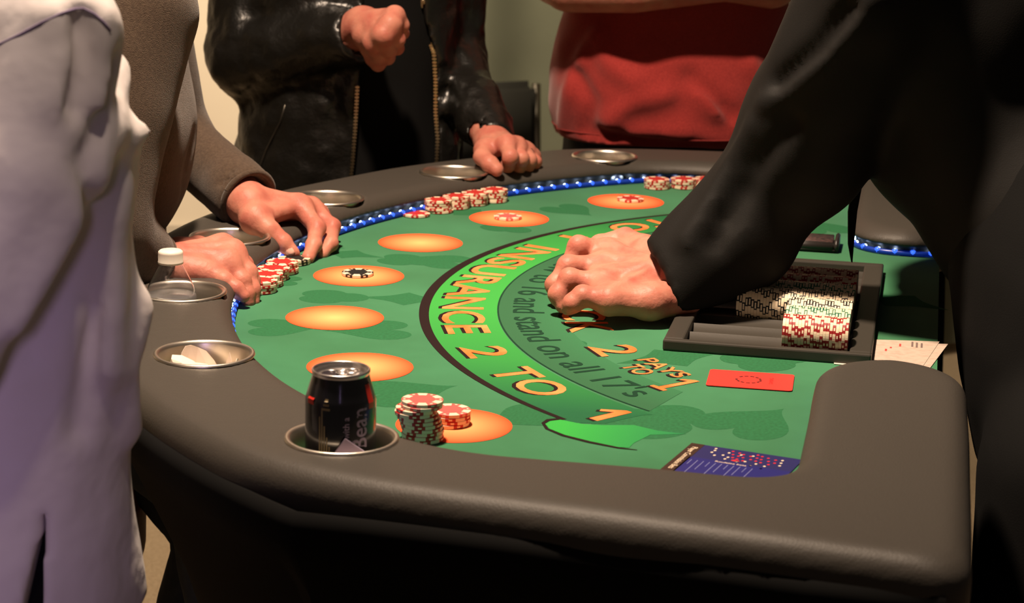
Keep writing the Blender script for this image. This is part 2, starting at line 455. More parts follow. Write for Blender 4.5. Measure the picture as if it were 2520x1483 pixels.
# ------------------------------------------------------------------ blackjack table
T = empty('blackjack_table', (TC[0], TC[1], 0.0), TROT)
tag(T, 'blackjack table with printed green felt and padded black rail', 'gaming table')
TZ = FZ
mb = MB()
A = [pol(0.93, d) for d in np.linspace(-56, 56, 90)]
outl = [(-0.775, -0.08)]+A+[(0.775, -0.08)]
mb.slab(outl, TZ-0.02, TZ)
felt = mb.build('felt', M_felt, T)
def arc(r, a0, a1, n=80): return [pol(r, d) for d in np.linspace(a0, a1, n)]
def fprint(name, mb, m, dz, parent=felt):
    for i, v in enumerate(mb.V): mb.V[i] = (v[0], v[1], v[2]+TZ+dz)
    return mb.build(name, m, parent)
# suit watermarks
def suit_shape(kind):
    if kind == 'heart' or kind == 'spade':
        P = []
        for t in np.linspace(0, 2*PI, 44, endpoint=False):
            P.append((16*math.sin(t)**3/17, (13*math.cos(t)-5*math.cos(2*t)-2*math.cos(3*t)-math.cos(4*t))/17))
        if kind == 'spade': P = [(x, -y) for x, y in P]
        return P
    if kind == 'diamond':
        P = []
        for k in range(4):
            a, b = [(0, 1.15), (0.8, 0), (0, -1.15), (-0.8, 0)][k], [(0.8, 0), (0, -1.15), (-0.8, 0), (0, 1.15)][k]
            for t in np.linspace(0, 1, 8, endpoint=False):
                s = 1-0.22*math.sin(PI*t); P.append(((a[0]+(b[0]-a[0])*t)*s, (a[1]+(b[1]-a[1])*t)*s))
        return P
    P = []
    for c, a0, a1 in (((0.0, 0.45), -0.15*PI, 1.15*PI), ((-0.5, -0.25), 0.35*PI, 1.8*PI), ((0.5, -0.25), -0.8*PI, 0.65*PI)):
        pass
    for t in np.linspace(0, 2*PI, 54, endpoint=False):
        r = 0.62+0.36*abs(math.cos(1.5*(t-PI/2)))**0.7
        P.append((r*math.cos(t), r*math.sin(t)))
    return P
suits = [(690, 805, .045, 'spade'), (920, 812, .05, 'heart'), (815, 730, .040, 'club'), (1000, 735, .044, 'diamond'), (785, 604, .034, 'spade'), (1082, 642, .046, 'heart'),
         (1150, 522, .040, 'diamond'), (985, 965, .056, 'spade'), (1840, 1040, .058, 'spade'), (1600, 1035, .06, 'club'), (1385, 857, .042, 'heart'),
         (1650, 880, .05, 'diamond'), (1885, 885, .05, 'club'), (1400, 516, .044, 'spade'), (1000, 640, .038, 'club'), (860, 625, .036, 'diamond'), (1305, 1024, .045, 'heart'),
         (1290, 705, .03, 'club'), (690, 690, .03, 'heart'), (1245, 560, .036, 'club'), (2020, 560, .05, 'heart'), (2215, 740, .05, 'diamond'), (1480, 690, .04, 'spade')]
me_s = {}
for k in ('heart', 'spade', 'diamond', 'club'):
    m_ = MB(); m_.poly(suit_shape(k), 0.0); me_s[k] = mesh('suit_print', m_.V, m_.F); me_s[k].materials.append(M_suit)
for si, (px, py, s, k) in enumerate(suits):
    x, y = lo(px, py)
    o = bpy.data.objects.new('suit_print', me_s[k]); COL.objects.link(o); o.parent = felt
    a = math.atan2(x, -y)
    o.location = (x, y, TZ+0.00008+0.000006*si); o.scale = (s*0.9, s*1.15, 1); o.rotation_euler = (0, 0, a)
# insurance ribbon
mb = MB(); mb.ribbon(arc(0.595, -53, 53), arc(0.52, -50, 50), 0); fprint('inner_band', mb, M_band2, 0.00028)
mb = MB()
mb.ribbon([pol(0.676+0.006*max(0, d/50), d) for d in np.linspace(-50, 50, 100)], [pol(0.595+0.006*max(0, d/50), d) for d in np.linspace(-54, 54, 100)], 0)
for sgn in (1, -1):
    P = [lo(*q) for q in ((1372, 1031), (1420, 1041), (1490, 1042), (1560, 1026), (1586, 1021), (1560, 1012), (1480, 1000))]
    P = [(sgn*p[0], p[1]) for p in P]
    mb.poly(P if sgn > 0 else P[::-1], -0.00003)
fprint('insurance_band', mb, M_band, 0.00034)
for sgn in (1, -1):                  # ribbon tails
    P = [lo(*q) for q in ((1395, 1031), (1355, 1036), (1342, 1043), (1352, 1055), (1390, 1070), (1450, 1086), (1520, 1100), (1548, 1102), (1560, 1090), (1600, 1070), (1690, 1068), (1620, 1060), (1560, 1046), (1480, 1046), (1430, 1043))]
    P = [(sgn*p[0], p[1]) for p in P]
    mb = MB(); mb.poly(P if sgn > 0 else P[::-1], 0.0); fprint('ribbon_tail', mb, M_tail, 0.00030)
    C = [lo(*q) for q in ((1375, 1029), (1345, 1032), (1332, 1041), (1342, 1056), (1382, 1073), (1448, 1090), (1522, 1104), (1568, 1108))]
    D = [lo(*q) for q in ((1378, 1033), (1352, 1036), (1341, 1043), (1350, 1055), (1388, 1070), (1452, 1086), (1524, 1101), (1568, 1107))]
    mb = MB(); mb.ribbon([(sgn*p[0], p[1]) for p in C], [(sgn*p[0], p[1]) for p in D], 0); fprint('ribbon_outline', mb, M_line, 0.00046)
mb = MB()
N = 120; dd = np.linspace(-50.5, 50.5, N)
wd = [0.004+0.008*math.cos(math.radians(d*1.55)) for d in dd]
rr = [0.674+0.006*max(0, d/50) for d in dd]
mb.ribbon([pol(r+w_, d) for r, w_, d in zip(rr, wd, dd)], [pol(r, d) for r, d in zip(rr, dd)], 0); fprint('arc_line', mb, M_line, 0.00050)
mb = MB(); mb.ribbon(arc(0.5965, -53, 53), arc(0.5945, -53, 53), 0); fprint('band_edge', mb, M_ltext, 0.00052)
# betting spots
for d in (-47.05, -30.67, -15.39, 0, 15.39, 30.67, 47.05):
    x, y = pol(0.7833, d)
    mb = MB(); mb.add([(0.056*math.cos(t), 0.056*math.sin(t), 0) for t in np.linspace(0, 2*PI, 72, endpoint=False)], [tuple(range(72))])
    o = mb.build('betting_spot', M_spot, felt); o.location = (x, y, TZ+0.0004)
# lettering bent round the arc
def text_geom(s, xs=1.0, shear=0.0, bold=0.0):
    c = bpy.data.curves.new('txt', 'FONT'); c.body = s; c.size = 1.0; c.resolution_u = 4; c.shear = shear; c.offset = bold
    o = bpy.data.objects.new('txt', c); COL.objects.link(o)
    dg = bpy.context.evaluated_depsgraph_get()
    me = bpy.data.meshes.new_from_object(o.evaluated_get(dg))
    bm = bmesh.new(); bm.from_mesh(me); bmesh.ops.remove_doubles(bm, verts=bm.verts, dist=1e-5)
    V = np.array([v.co[:] for v in bm.verts]); Fc = [[v.index for v in f.verts] for f in bm.faces]; bm.free()
    bpy.data.objects.remove(o); bpy.data.curves.remove(c); bpy.data.meshes.remove(me)
    return V, Fc
def one_geom(serif):
    P = [(0.30, 0), (0.50, 0), (0.50, 0.70), (0.36, 0.70), (0.02, 0.44), (0.09, 0.36), (0.30, 0.50)]
    if serif: P = [(0.12, 0), (0.66, 0), (0.66, 0.07), (0.50, 0.08), (0.50, 0.70), (0.36, 0.70), (0.06, 0.58), (0.09, 0.51), (0.30, 0.58), (0.30, 0.08), (0.12, 0.07)]
    return np.array([(x, y, 0.0) for x, y in P]), [list(range(len(P)))]
def arc_text(s, a0, a1, r_base, r_top, m, dz=0.0006, shadow=True, shear=0.0, bold=0.012, name='lettering'):
    V, Fc = (one_geom(r_base < 0.6) if s == '1' else text_geom(s, shear=shear, bold=bold))
    x0, x1 = V[:, 0].min(), V[:, 0].max(); cap = 0.70
    def put(name, off_r, off_a, m, dz):
        W = []
        for v in V:
            a = a0+(a1-a0)*(v[0]-x0)/(x1-x0)+off_a; r = r_base+(r_top-r_base)*(v[1]/cap)+off_r
            p = pol(r, a); W.append((p[0], p[1], TZ+dz))
        iv = sorted((min(V[i][0] for i in f), max(V[i][0] for i in f), k) for k, f in enumerate(Fc))
        words = [[]]; end = iv[0][1]
        for x_, y_, k in iv:                      # one object for each printed word
            if x_-end > 0.16: words.append([])
            words[-1].append(k); end = max(end, y_)
        for wd_ in words:
            ids = sorted({i for k in wd_ for i in Fc[k]}); re_ = {i: j for j, i in enumerate(ids)}
            o = link(name, mesh(name, [W[i] for i in ids], [[re_[i] for i in Fc[k]] for k in wd_]), m, felt, False)
        return o
    if shadow: put(name+'_shadow', 0.0042, -0.12, M_line, dz-0.00008)
    return put(name, 0, 0, m, dz)
SH = 0.0
for sg in (-1, 1):
    if sg > 0:
        arc_text('2', 26.6, 30.6, 0.660, 0.613, M_letter); arc_text('TO', 34.6, 44.2, 0.660, 0.613, M_letter); arc_text('1', 50.0, 52.4, 0.660, 0.613, M_letter)
        arc_text('2', 29.0, 33.6, 0.521, 0.472, M_letter); arc_text('PAYS', 36.2, 45.2, 0.4915, 0.470, M_letter); arc_text('TO', 38.0, 42.2, 0.521, 0.498, M_letter); arc_text('1', 46.0, 48.6, 0.535, 0.480, M_letter)
    else:
        arc_text('2', -52.0, -48.0, 0.660, 0.613, M_letter); arc_text('TO', -45.0, -35.4, 0.660, 0.613, M_letter); arc_text('1', -29.6, -27.4, 0.660, 0.613, M_letter)
        arc_text('2', -48.6, -44.2, 0.521, 0.472, M_letter); arc_text('PAYS', -42.5, -33.5, 0.4915, 0.470, M_letter); arc_text('TO', -40.2, -36.0, 0.521, 0.498, M_letter); arc_text('1', -31.2, -28.8, 0.535, 0.480, M_letter)
arc_text('INSURANCE', -21.3, 21.6, 0.660, 0.612, M_letter)
arc_text('BLACKJACK', -23, 22.3, 0.521, 0.472, M_letter)
arc_text('Dealer must draw to 16 and stand on all 17\'s', -47.5, 48.6, 0.578, 0.541, M_ltext, shadow=False, bold=0.006)

# padded rail as one soft solid
def rail_sdf(p):
    x, y, z = np.abs(p[:, 0]), p[:, 1], p[:, 2]
    r = np.hypot(p[:, 0], y)
    outer = smax(smax(r-1.054, (x-0.934-0.134*y)*0.99, 0.05), y+0.050, 0.04)
    inner = smax(smax(r-0.897, x-0.735, 0.04), y+0.203, 0.07)
    gap = smax(x-0.312, -(y+0.40), 0.02)
    und = 0.012*np.clip((TZ+0.016-z)/0.006, 0, 1)
    d2 = smax(smax(outer, -(inner-und), 0.004), -(gap-und), 0.09)
    zt, zb = TZ+0.034, TZ-0.030
    dz = np.maximum(z-zt, zb-z)
    R_ = 0.024
    qx, qz = np.maximum(d2+R_, 0), np.maximum(dz+R_, 0)
    d = np.sqrt(qx*qx+qz*qz)-R_+np.minimum(np.maximum(d2+R_, dz+R_), 0)
    d = d+0.0012*vnoise(p*V3((9, 9, 9)))
    for (cx, cy) in CUPS:
        d = smax(d, -(np.hypot(p[:, 0]-cx, y-cy)-0.0462), 0.003)
    return d
CUPA = [51.3, 32.6, 16.6, -1.0, -18.0, -34.6, -51.6]
CUPS = [pol(0.955, a) for a in CUPA]
Vr, Qr = surface(rail_sdf, (-0.96, -1.08, TZ-0.065), (0.96, -0.02, TZ+0.055), 0.0042)
rail = qmesh('armrest_rail', relax(Vr, Qr, 2), Qr, M_rail, T)
# qmesh converts from world space: rail was built table-local, so undo that
rail_me = rail.data; co = np.empty(len(Vr)*3, np.float32); rail_me.vertices.foreach_get('co', co)
mw = np.array(wm(T)); co = co.reshape(-1, 3)@mw[:3, :3].T+mw[:3, 3]; rail_me.vertices.foreach_set('co', co.astype(np.float32).ravel()); rail_me.update()
rail['label'] = 'black padded vinyl armrest'
# steel cup holders
for (cx, cy) in CUPS:
    mb = MB()
    mb.lathe([(0.0510, 0.0340), (0.0506, 0.0360), (0.0485, 0.0366), (0.0462, 0.0355), (0.0450, 0.0325), (0.0442, 0.020), (0.0430, -0.040), (0.0400, -0.0445), (0.020, -0.0452), (0.0001, -0.0452)], 56)
    o = mb.build('cup_holder', M_steel, T, True); o.location = (cx, cy, TZ)
    o['label'] = 'stainless steel drop-in cup holder'
# LED strip along the inner foot of the rail
def led_path():
    P = [(0.322, -0.085), (0.322, -0.13)]
    P += [(0.384-0.062*math.cos(t), -0.135-0.062*math.sin(t)) for t in np.linspace(0.1, PI/2, 8)]
    P += [(0.5, -0.1965), (0.672, -0.1965)]
    P += [(0.672+0.067*math.sin(t), -0.2635+0.067*math.cos(t)) for t in np.linspace(0.2, PI/2, 8)]
    P += [(0.739, -0.4), (0.739, -0.49)]
    P = P+[pol(0.8985, d) for d in np.linspace(54.6, 0, 60)]
    Q_ = [(-x, y) for x, y in P[::-1][1:]]
    return np.array(P+Q_)
LP = led_path(); seg = np.r_[0, np.cumsum(np.linalg.norm(np.diff(LP, axis=0), axis=1))]
strip_root = None
mb = MB(); mb.tube([(p[0], p[1], TZ+0.0045) for p in LP], 0.0034, 6)
strip = mb.build('led_strip', M_strip, T, True)
mb = MB()
def ellp(mb, r, c, mi, nu=8, nv=6):
    V = []; Fc = []
    for j in range(nv+1):
        for i in range(nu):
            t, u = PI*j/nv, 2*PI*i/nu
            V.append((c[0]+r[0]*math.sin(t)*math.cos(u), c[1]+r[1]*math.sin(t)*math.sin(u), c[2]+r[2]*math.cos(t)))
    for j in range(nv):
        for i in range(nu): Fc.append((j*nu+i, j*nu+(i+1) % nu, (j+1)*nu+(i+1) % nu, (j+1)*nu+i))
    mb.add(V, Fc, mi)
ellp(mb, (0.0046, 0.0038, 0.0038), (0, 0, 0), 0); ellp(mb, (0.0025, 0.0024, 0.0022), (0, 0.0026, 0.0012), 1)
me_led = mesh('led', mb.V, mb.F, mb.I); me_led.materials.append(M_glow); me_led.materials.append(M_core)
me_led.polygons.foreach_set('use_smooth', [True]*len(me_led.polygons))
s = 0.012
while s < seg[-1]:
    x, y = np.interp(s, seg, LP[:, 0]), np.interp(s, seg, LP[:, 1])
    x2, y2 = np.interp(s+0.004, seg, LP[:, 0]), np.interp(s+0.004, seg, LP[:, 1])
    o = bpy.data.objects.new('led', me_led); COL.objects.link(o); o.parent = strip
    o.location = (x, y, TZ+0.0055); o.rotation_euler = (0, 0, math.atan2(y2-y, x2-x))
    s += 0.0235
# stretch-cloth skirt below the rail
out = [pol(1.054, d) for d in np.linspace(-55.0, 55.0, 110)]
out = [(-0.922, -0.07), (-0.909, -0.18), (-0.889, -0.33), (-0.876, -0.43), (-0.868, -0.53)]+out+[(0.868, -0.53), (0.876, -0.43), (0.889, -0.33), (0.909, -0.18), (0.922, -0.07)]
out = np.array(out); tan = np.gradient(out, axis=0); nor = np.stack([-tan[:, 1], tan[:, 0]], 1); nor /= np.linalg.norm(nor, axis=1)[:, None]
V = []; rings = [(0.006, -0.0010), (-0.008, -0.0045), (-0.025, -0.004), (-0.045, 0.008), (-0.08, 0.028), (-0.14, 0.056), (-0.22, 0.092), (-0.36, 0.135), (-0.55, 0.160), (-0.899, 0.175)]
for (z, ins) in rings:
    for p, q in zip(out, nor): V.append((p[0]+q[0]*ins, p[1]+q[1]*ins, TZ+z))
n = len(out); Fc = [(r*n+i, (r+1)*n+i, (r+1)*n+i+1, r*n+i+1) for r in range(len(rings)-1) for i in range(n-1)]
sk = link('skirt', mesh('skirt', V, Fc), M_skirt, T)
sm = sk.modifiers.new('thick', 'SOLIDIFY'); sm.thickness = 0.004

# ------------------------------------------------------------------ poker chips
CR, CT = 0.0196, 0.0034
def chip_edge_pattern(bold=False):
    sec = []                       # (angle, kind) per 60 degrees: cream spot, colour, mark, colour
    for k in range(6):
        a = k*60
        if bold: sec += [(a, a+15, 'spot'), (a+15, a+30, 'spot'), (a+30, a+40, 'col'), (a+40, a+50, 'mark'), (a+50, a+60, 'col')]
        else: sec += [(a, a+15, 'spot'), (a+15, a+30, 'spot'), (a+30, a+35, 'col'), (a+35, a+55, 'mark'), (a+55, a+60, 'col')]
    return sec
def chip_mesh(flat_spots, bold=False):
    """body of a chip; material 0 colour, 1 cream. flat_spots: cream spots are faces of this mesh (no separate parts)."""
    mb = MB(); sec = chip_edge_pattern(bold)
    t = CT/2; zb = [-t+0.0003, -0.00085, 0.00085, t-0.0003]; ri = 0.0122
    for (a0, a1, kd) in sec:
        n = 2
        for q in range(n):
            u, v = math.radians(a0+(a1-a0)*q/n), math.radians(a0+(a1-a0)*(q+1)/n)
            def pt(r, z, a): return (r*math.cos(a), r*math.sin(a), z)
            cm = 1 if (kd == 'spot' and flat_spots) else 0
            for b in range(3):
                c = 1 if (kd == 'mark' and b == 1) else cm
                mb.add([pt(CR, zb[b], u), pt(CR, zb[b], v), pt(CR, zb[b+1], v), pt(CR, zb[b+1], u)], [(0, 1, 2, 3)], c)
            for s in (1, -1):
                Q = [pt(CR, s*(t-0.0003), u), pt(CR, s*(t-0.0003), v), pt(CR-0.0004, s*t, v), pt(CR-0.0004, s*t, u)]
                mb.add(Q if s > 0 else Q[::-1], [(0, 1, 2, 3)], cm)
                rm = 0.0172
                Q = [pt(CR-0.0004, s*t, u), pt(CR-0.0004, s*t, v), pt(rm, s*t, v), pt(rm, s*t, u)]
                mb.add(Q if s > 0 else Q[::-1], [(0, 1, 2, 3)], cm)
                Q = [pt(rm, s*t, u), pt(rm, s*t, v), pt(ri, s*t, v), pt(ri, s*t, u)]
                mb.add(Q if s > 0 else Q[::-1], [(0, 1, 2, 3)], cm)
                Q = [pt(ri, s*t, u), pt(ri, s*t, v), (0, 0, s*t)]
                mb.add(Q if s > 0 else Q[::-1], [(0, 1, 2)], 0)
        if kd == 'mark':           # small die mark on the faces
            am = math.radians((a0+a1)/2)
            for s in (1, -1):
                Q = []
                for k in range(8):
                    e = 2*PI*k/8; r_, q_ = 0.0168+0.0012*math.cos(e), 0.0016*math.sin(e)
                    Q.append((r_*math.cos(am)-q_*math.sin(am), r_*math.sin(am)+q_*math.cos(am), s*(t+0.00004)))
                mb.add(Q if s > 0 else Q[::-1], [tuple(range(8))], 1)
    return mb
mb = chip_mesh(False, True); ME_CHIP = {}
for k in CHIPC:
    me = mesh('poker_chip', mb.V, mb.F, mb.I); me.materials.append(M_chip[k]); me.materials.append(M_cream); ME_CHIP[k] = me
ME_TCHIP = {}
for k in CHIPC:
    mb = chip_mesh(True, k in ('red', 'red_shaded'))
    me = mesh('poker_chip', mb.V, mb.F, mb.I); me.materials.append(M_chip[k]); me.materials.append(M_cream); ME_TCHIP[k] = me
# one cream edge spot, wrapping face - rim - face
mb = MB(); t = CT/2+0.00007; R1 = CR+0.00007; ri = 0.0124
prof = [(ri, t), (CR-0.0004, t), (R1, t-0.00035), (R1, -t+0.00035), (CR-0.0004, -t), (ri, -t)]
V = []; Fc = []; na = 6
for i in range(na+1):
    a = math.radians(30*i/na)
    for (r, z) in prof: V.append((r*math.cos(a), r*math.sin(a), z))
n = len(prof)
for i in range(na):
    for j in range(n-1): Fc.append((i*n+j, i*n+j+1, (i+1)*n+j+1, (i+1)*n+j)[::-1])
ME_SPOT = mesh('edge_spot', V, Fc); ME_SPOT.materials.append(M_cream)
mb = MB(); mb.lathe([(0.0119, 0), (0.0117, 0.00012), (0.0001, 0.00014)], 28); ME_INL = {}
for k in CHIPC:
    me = mesh('centre_inlay', mb.V, mb.F, mb.I); me.materials.append(M_inlay[k]); ME_INL[k] = me
def chip(kind, p, label, group, tilt=(0, 0)):
    o = bpy.data.objects.new('poker_chip', ME_CHIP[kind]); COL.objects.link(o)
    o.location = p; o.rotation_euler = (tilt[0], tilt[1], random.uniform(0, 6.28))
    tag(o, label, 'poker chip', group)
    for k in range(6):
        c = bpy.data.objects.new('edge_spot', ME_SPOT); COL.objects.link(c); c.parent = o; c.rotation_euler = (0, 0, math.radians(60*k))
    c = bpy.data.objects.new('centre_inlay', ME_INL[kind]); COL.objects.link(c); c.parent = o; c.location = (0, 0, CT/2)
    return o
ORD = ['bottom', 'second', 'third', 'fourth', 'fifth', 'sixth', 'seventh', 'eighth', 'ninth', 'tenth', 'eleventh', 'twelfth', 'thirteenth']
CN = {'red': 'red and cream', 'red_lit': 'pale red and cream', 'black': 'black and cream', 'green': 'green and cream', 'red_shaded': 'red and cream'}
def stack(kinds, px, py, where, group, jit=0.0006, offs=None):
    b = atz(px, py); n = len(kinds)
    for i, k in enumerate(kinds):
        dx, dy = random.uniform(-jit, jit), random.uniform(-jit, jit)
        if offs and i in offs: dx, dy = offs[i]
        pos = 'top' if i == n-1 else (ORD[i] if i == 0 else ORD[i]+' from the bottom')
        lab = '%s chip, %s of the %s' % (CN[k].replace(' ', '-'), pos, where) if n > 1 else '%s poker chip %s' % (CN[k], where)
        chip(k, (b[0]+dx, b[1]+dy, FZ+0.0009+CT*(i+0.5)+0.0001*i), lab, group if n > 1 else None)
red = lambda n: ['red']*n
stack(red(7)+['red', 'red', 'red_lit', 'red_lit'], 1030, 1081, 'tall stack by the can', 'chips beside the drink can',
      offs={0: (0.004, 0), 1: (0.0035, 0), 2: (0.004, .001), 3: (0.003, 0), 4: (0.002, 0), 5: (0.001, 0), 6: (-0.001, 0), 7: (-0.003, 0), 8: (-0.002, 0), 9: (0.0025, 0), 10: (0.003, 0.001)})
stack(['red', 'red', 'red', 'red_lit'], 1107, 1043, 'short stack in the nearest spot', 'chips in the nearest orange spot')
stack(['black'], 880, 677, 'alone on the middle orange spot', None)
stack(['red_lit'], 1249, 538, 'alone on the second farthest orange spot', None)  # a red chip, its highlight put into the paler colour
stack(['red'], 1552, 494, 'alone on the farthest orange spot', None)
G1 = 'chips stacked by the sweater man\'s hands'
stack(red(4), 642, 717, 'nearest stack by the sweater sleeves', G1)
stack(red(4), 657, 702, 'second nearest stack by the sweater sleeves', G1)
stack(red(4), 673, 686, 'third nearest stack by the sweater sleeves', G1)
stack(red(4), 695, 671, 'farthest stack by the sweater sleeves', G1)
stack(['black', 'black'], 726, 648, 'pair under the thumb', G1)
G2 = 'chips stacked along the far rail'
stack(['red'], 1024, 531, 'lying alone left of the far rail stacks', None)
stack(red(5), 1078, 521, 'first far rail stack from left', G2, offs={0: (0.0022, 0)})
stack(red(5), 1123, 511, 'second far rail stack from left', G2)
stack(red(5), 1168, 503, 'third far rail stack from left', G2)
stack(red(5), 1216, 495, 'fourth far rail stack from left', G2)
G3 = 'chips stacked in front of the red shirt'
stack(red(4), 1616, 463, 'left stack before the red shirt', G3)
stack(red(4), 1682, 462, 'middle stack before the red shirt', G3)
stack(red(4), 1738, 462, 'right stack before the red shirt', G3)

# ------------------------------------------------------------------ dealer's chip tray
TR = empty('chip_tray', tuple(tl(0.0155, -0.2625)), TROT)
tag(TR, 'black plastic dealer chip tray half filled with chip rows', 'chip tray')
hx, hy = 0.2285, 0.1125; lipz = 0.0125
def frame_bar(name, P):
    mb = MB(); mb.slab(P, 0.0003, lipz)
    o = mb.build(name, M_tray, TR); bv = o.modifiers.new('bev', 'BEVEL'); bv.width = 0.002; bv.segments = 2; return o
wn, wf, wl, wr = 0.011, 0.016, 0.022, 0.024      # near, far, players' side, dealer's side
frame_bar('frame_bar', [(hx-wn, -hy), (hx, -hy), (hx, hy), (hx-wn, hy)])
frame_bar('frame_bar', [(-hx, -hy), (-hx+wf, -hy), (-hx+wf, hy), (-hx, hy)])
frame_bar('frame_bar', [(-hx+wf, -hy), (hx-wn, -hy), (hx-wn, -hy+wl), (-hx+wf, -hy+wl)])
frame_bar('frame_bar', [(-hx+wf, hy-wr), (hx-wn, hy-wr), (hx-wn, hy), (-hx+wf, hy)])
PITCHX = 0.0400; X1 = 0.2015-0.0155              # nearest row centre in tray coordinates
nrow = 10
for i in range(nrow):                            # scooped channels
    cx = X1-PITCHX*i
    V = []; Fc = []; m_ = 9
    for y in (-hy+wl, hy-wr):
        for k in range(m_):
            u = -1+2*k/(m_-1); V.append((cx+u*PITCHX/2, y, 0.0012+0.0065*u*u))
        for k in range(m_):
            u = -1+2*k/(m_-1); V.append((cx+u*PITCHX/2, y, 0.0004))
    for k in range(m_-1):
        Fc.append((k, k+1, 2*m_+k+1, 2*m_+k)); Fc.append((m_+k+1, m_+k, 3*m_+k, 3*m_+k+1))
    if cx-PITCHX/2 < -hx+wf-0.004: break
    link('channel', mesh('channel', V, Fc), M_tray, TR)
rows = [('red_shaded', 21), ('green', 21), ('black', 21), ('black', 39), ('green', 39), ('red', 39), ('red_shaded', 39)]  # nearest and farthest rows are red chips with shade put into the colour
RN = ['nearest', 'second nearest', 'third nearest', 'fourth nearest', 'fifth nearest', 'sixth nearest', 'farthest filled']
for i, (k, n) in enumerate(rows):
    xw = X1-PITCHX*i+0.0155
    for j in range(n):
        y = -0.1765-CT*(j+0.5)
        p = tl(xw+random.uniform(-.0002, .0002), y, 0.0012+CR+0.0003)
        o = bpy.data.objects.new('poker_chip', ME_TCHIP[k]); COL.objects.link(o)
        Mx = Matrix.Rotation(TROT, 4, 'Z') @ Matrix.Rotation(PI/2, 4, 'X') @ Matrix.Rotation(random.uniform(0, 6.28), 4, 'Z')
        o.location = p; o.rotation_euler = Mx.to_euler()
        tag(o, '%s poker chip standing in the %s row of the dealer tray' % (CN[k], RN[i]), 'poker chip', '%s row of chips in the dealer tray' % RN[i])

# ------------------------------------------------------------------ cards and papers on the felt
def rrect(w_, h_, r, n=5):
    P = []
    for cx, cy, a in ((w_/2-r, h_/2-r, 0), (-w_/2+r, h_/2-r, 90), (-w_/2+r, -h_/2+r, 180), (w_/2-r, -h_/2+r, 270)):
        for k in range(n+1):
            t = math.radians(a+90*k/n); P.append((cx+r*math.cos(t), cy+r*math.sin(t)))
    return P
def flat_text(s, size, m, parent, loc, rz=0.0, xs=1.0, name='lettering', bold=0.0, shear=0.0):
    V, Fc = text_geom(s, bold=bold, shear=shear)
    V = V*size; V[:, 0] *= xs; V[:, 0] -= (V[:, 0].min()+V[:, 0].max())/2; V[:, 1] -= (V[:, 1].min()+V[:, 1].max())/2
    c, sn = math.cos(rz), math.sin(rz)
    W = [(loc[0]+v[0]*c-v[1]*sn, loc[1]+v[0]*sn+v[1]*c, loc[2]) for v in V]
    return link(name, mesh(name, W, Fc), m, parent, False)
M_redcard = mat('red_plastic_card', (0.86, 0.045, 0.035), 0.45, spec=0.4)
M_dkred = mat('dark_red_ink', (0.03, 0.004, 0.004), 0.6)
M_midred = mat('faded_red_ink', (0.36, 0.014, 0.012), 0.6)
p = tl(0.3385, -0.2705)
rcard = empty('cut_card', (p[0], p[1], FZ+0.0008), TROT+0.03); tag(rcard, 'bright red plastic cut card lying on the felt beside the chip tray', 'card')
mb = MB(); mb.slab(rrect(0.0625, 0.0885, 0.004), 0.0, 0.0007); mb.build('card_stock', M_redcard, rcard)
for k in range(13):                                # ring of dashes
    a = 2*PI*k/13
    if k == 9: continue
    mb = MB(); R_ = [[math.cos(a+PI/2), -math.sin(a+PI/2), 0], [math.sin(a+PI/2), math.cos(a+PI/2), 0], [0, 0, 1]]
    mb.box((0.0125*math.cos(a), -0.002+0.0125*math.sin(a), 0.00078), (0.0042, 0.0024, 0.0001), R_); mb.build('ring_dash', M_dkred, rcard)
flat_text('GAMING', 0.0062, M_midred, rcard, (0.0, 0.0215, 0.0008), PI, 1.0)
# blue guide sheet partly under the near rail
M_blue = mat('blue_sheet', (0.022, 0.022, 0.105), 0.4, spec=0.4)
M_blue2 = mat('blue_sheet_light', (0.020, 0.020, 0.150), 0.4, spec=0.4)
M_brown = mat('brown_margin', (0.035, 0.014, 0.008), 0.5)
M_ivory = mat('ivory_ink', (0.72, 0.58, 0.42), 0.6)
M_pale = mat('pale_blue_ink', (0.20, 0.21, 0.42), 0.6)
M_redink = mat('red_ink', (0.50, 0.012, 0.03), 0.6)
a_, b_ = np.array(lo(1702, 1092)), np.array(lo(1955, 1130)); c_ = np.array(lo(1640, 1155))
e1 = (b_-a_)/np.linalg.norm(b_-a_); ang = math.atan2(e1[1], e1[0])
pw = tl(a_[0], a_[1])
gs = empty('guide_sheet', (pw[0], pw[1], FZ+0.0008), TROT+ang); tag(gs, 'dark blue printed betting guide sheet lying by the near rail', 'leaflet')
# sheet coordinates: +x along its far edge away from the margin, -y towards the near rail
LEN, DEP = 0.108, 0.100
sg_ = -1.0 if (np.cross(e1, c_-a_) < 0) else 1.0
def sheet(name, x0, x1, y0, y1, z, m):
    mb = MB(); P = [(x0, sg_*y0), (x1, sg_*y0), (x1, sg_*y1), (x0, sg_*y1)]
    if sg_ < 0: P = P[::-1]
    mb.slab(P, z, z+0.0002); return mb.build(name, m, gs)
sheet('paper', 0.0, LEN, 0.0, DEP, 0.0, M_blue)
sheet('margin', 0.0, 0.013, 0.0, DEP, 0.0002, M_brown)
sheet('text_panel', 0.0115, LEN, 0.040, DEP, 0.0002, M_blue2)
flat_text('Player Commission Bets', 0.0080, M_ivory, gs, (0.0065, sg_*0.046, 0.00045), sg_*PI/2, 0.90, bold=0.01)
flat_text('Roulette bets', 0.0048, M_ivory, gs, (0.052, sg_*0.0425, 0.00045), 0 if sg_ < 0 else 0, 1.15, bold=0.01)
dots = [(0.026, 0.006), (0.027, 0.012), (0.026, 0.0185), (0.031, 0.026), (0.038, 0.022), (0.041, 0.013), (0.044, 0.026), (0.043, 0.032), (0.055, 0.034), (0.053, 0.014), (0.064, 0.012), (0.062, 0.031), (0.070, 0.041), (0.073, 0.033), (0.082, 0.036), (0.081, 0.044), (0.092, 0.012), (0.093, 0.020), (0.094, 0.028)]
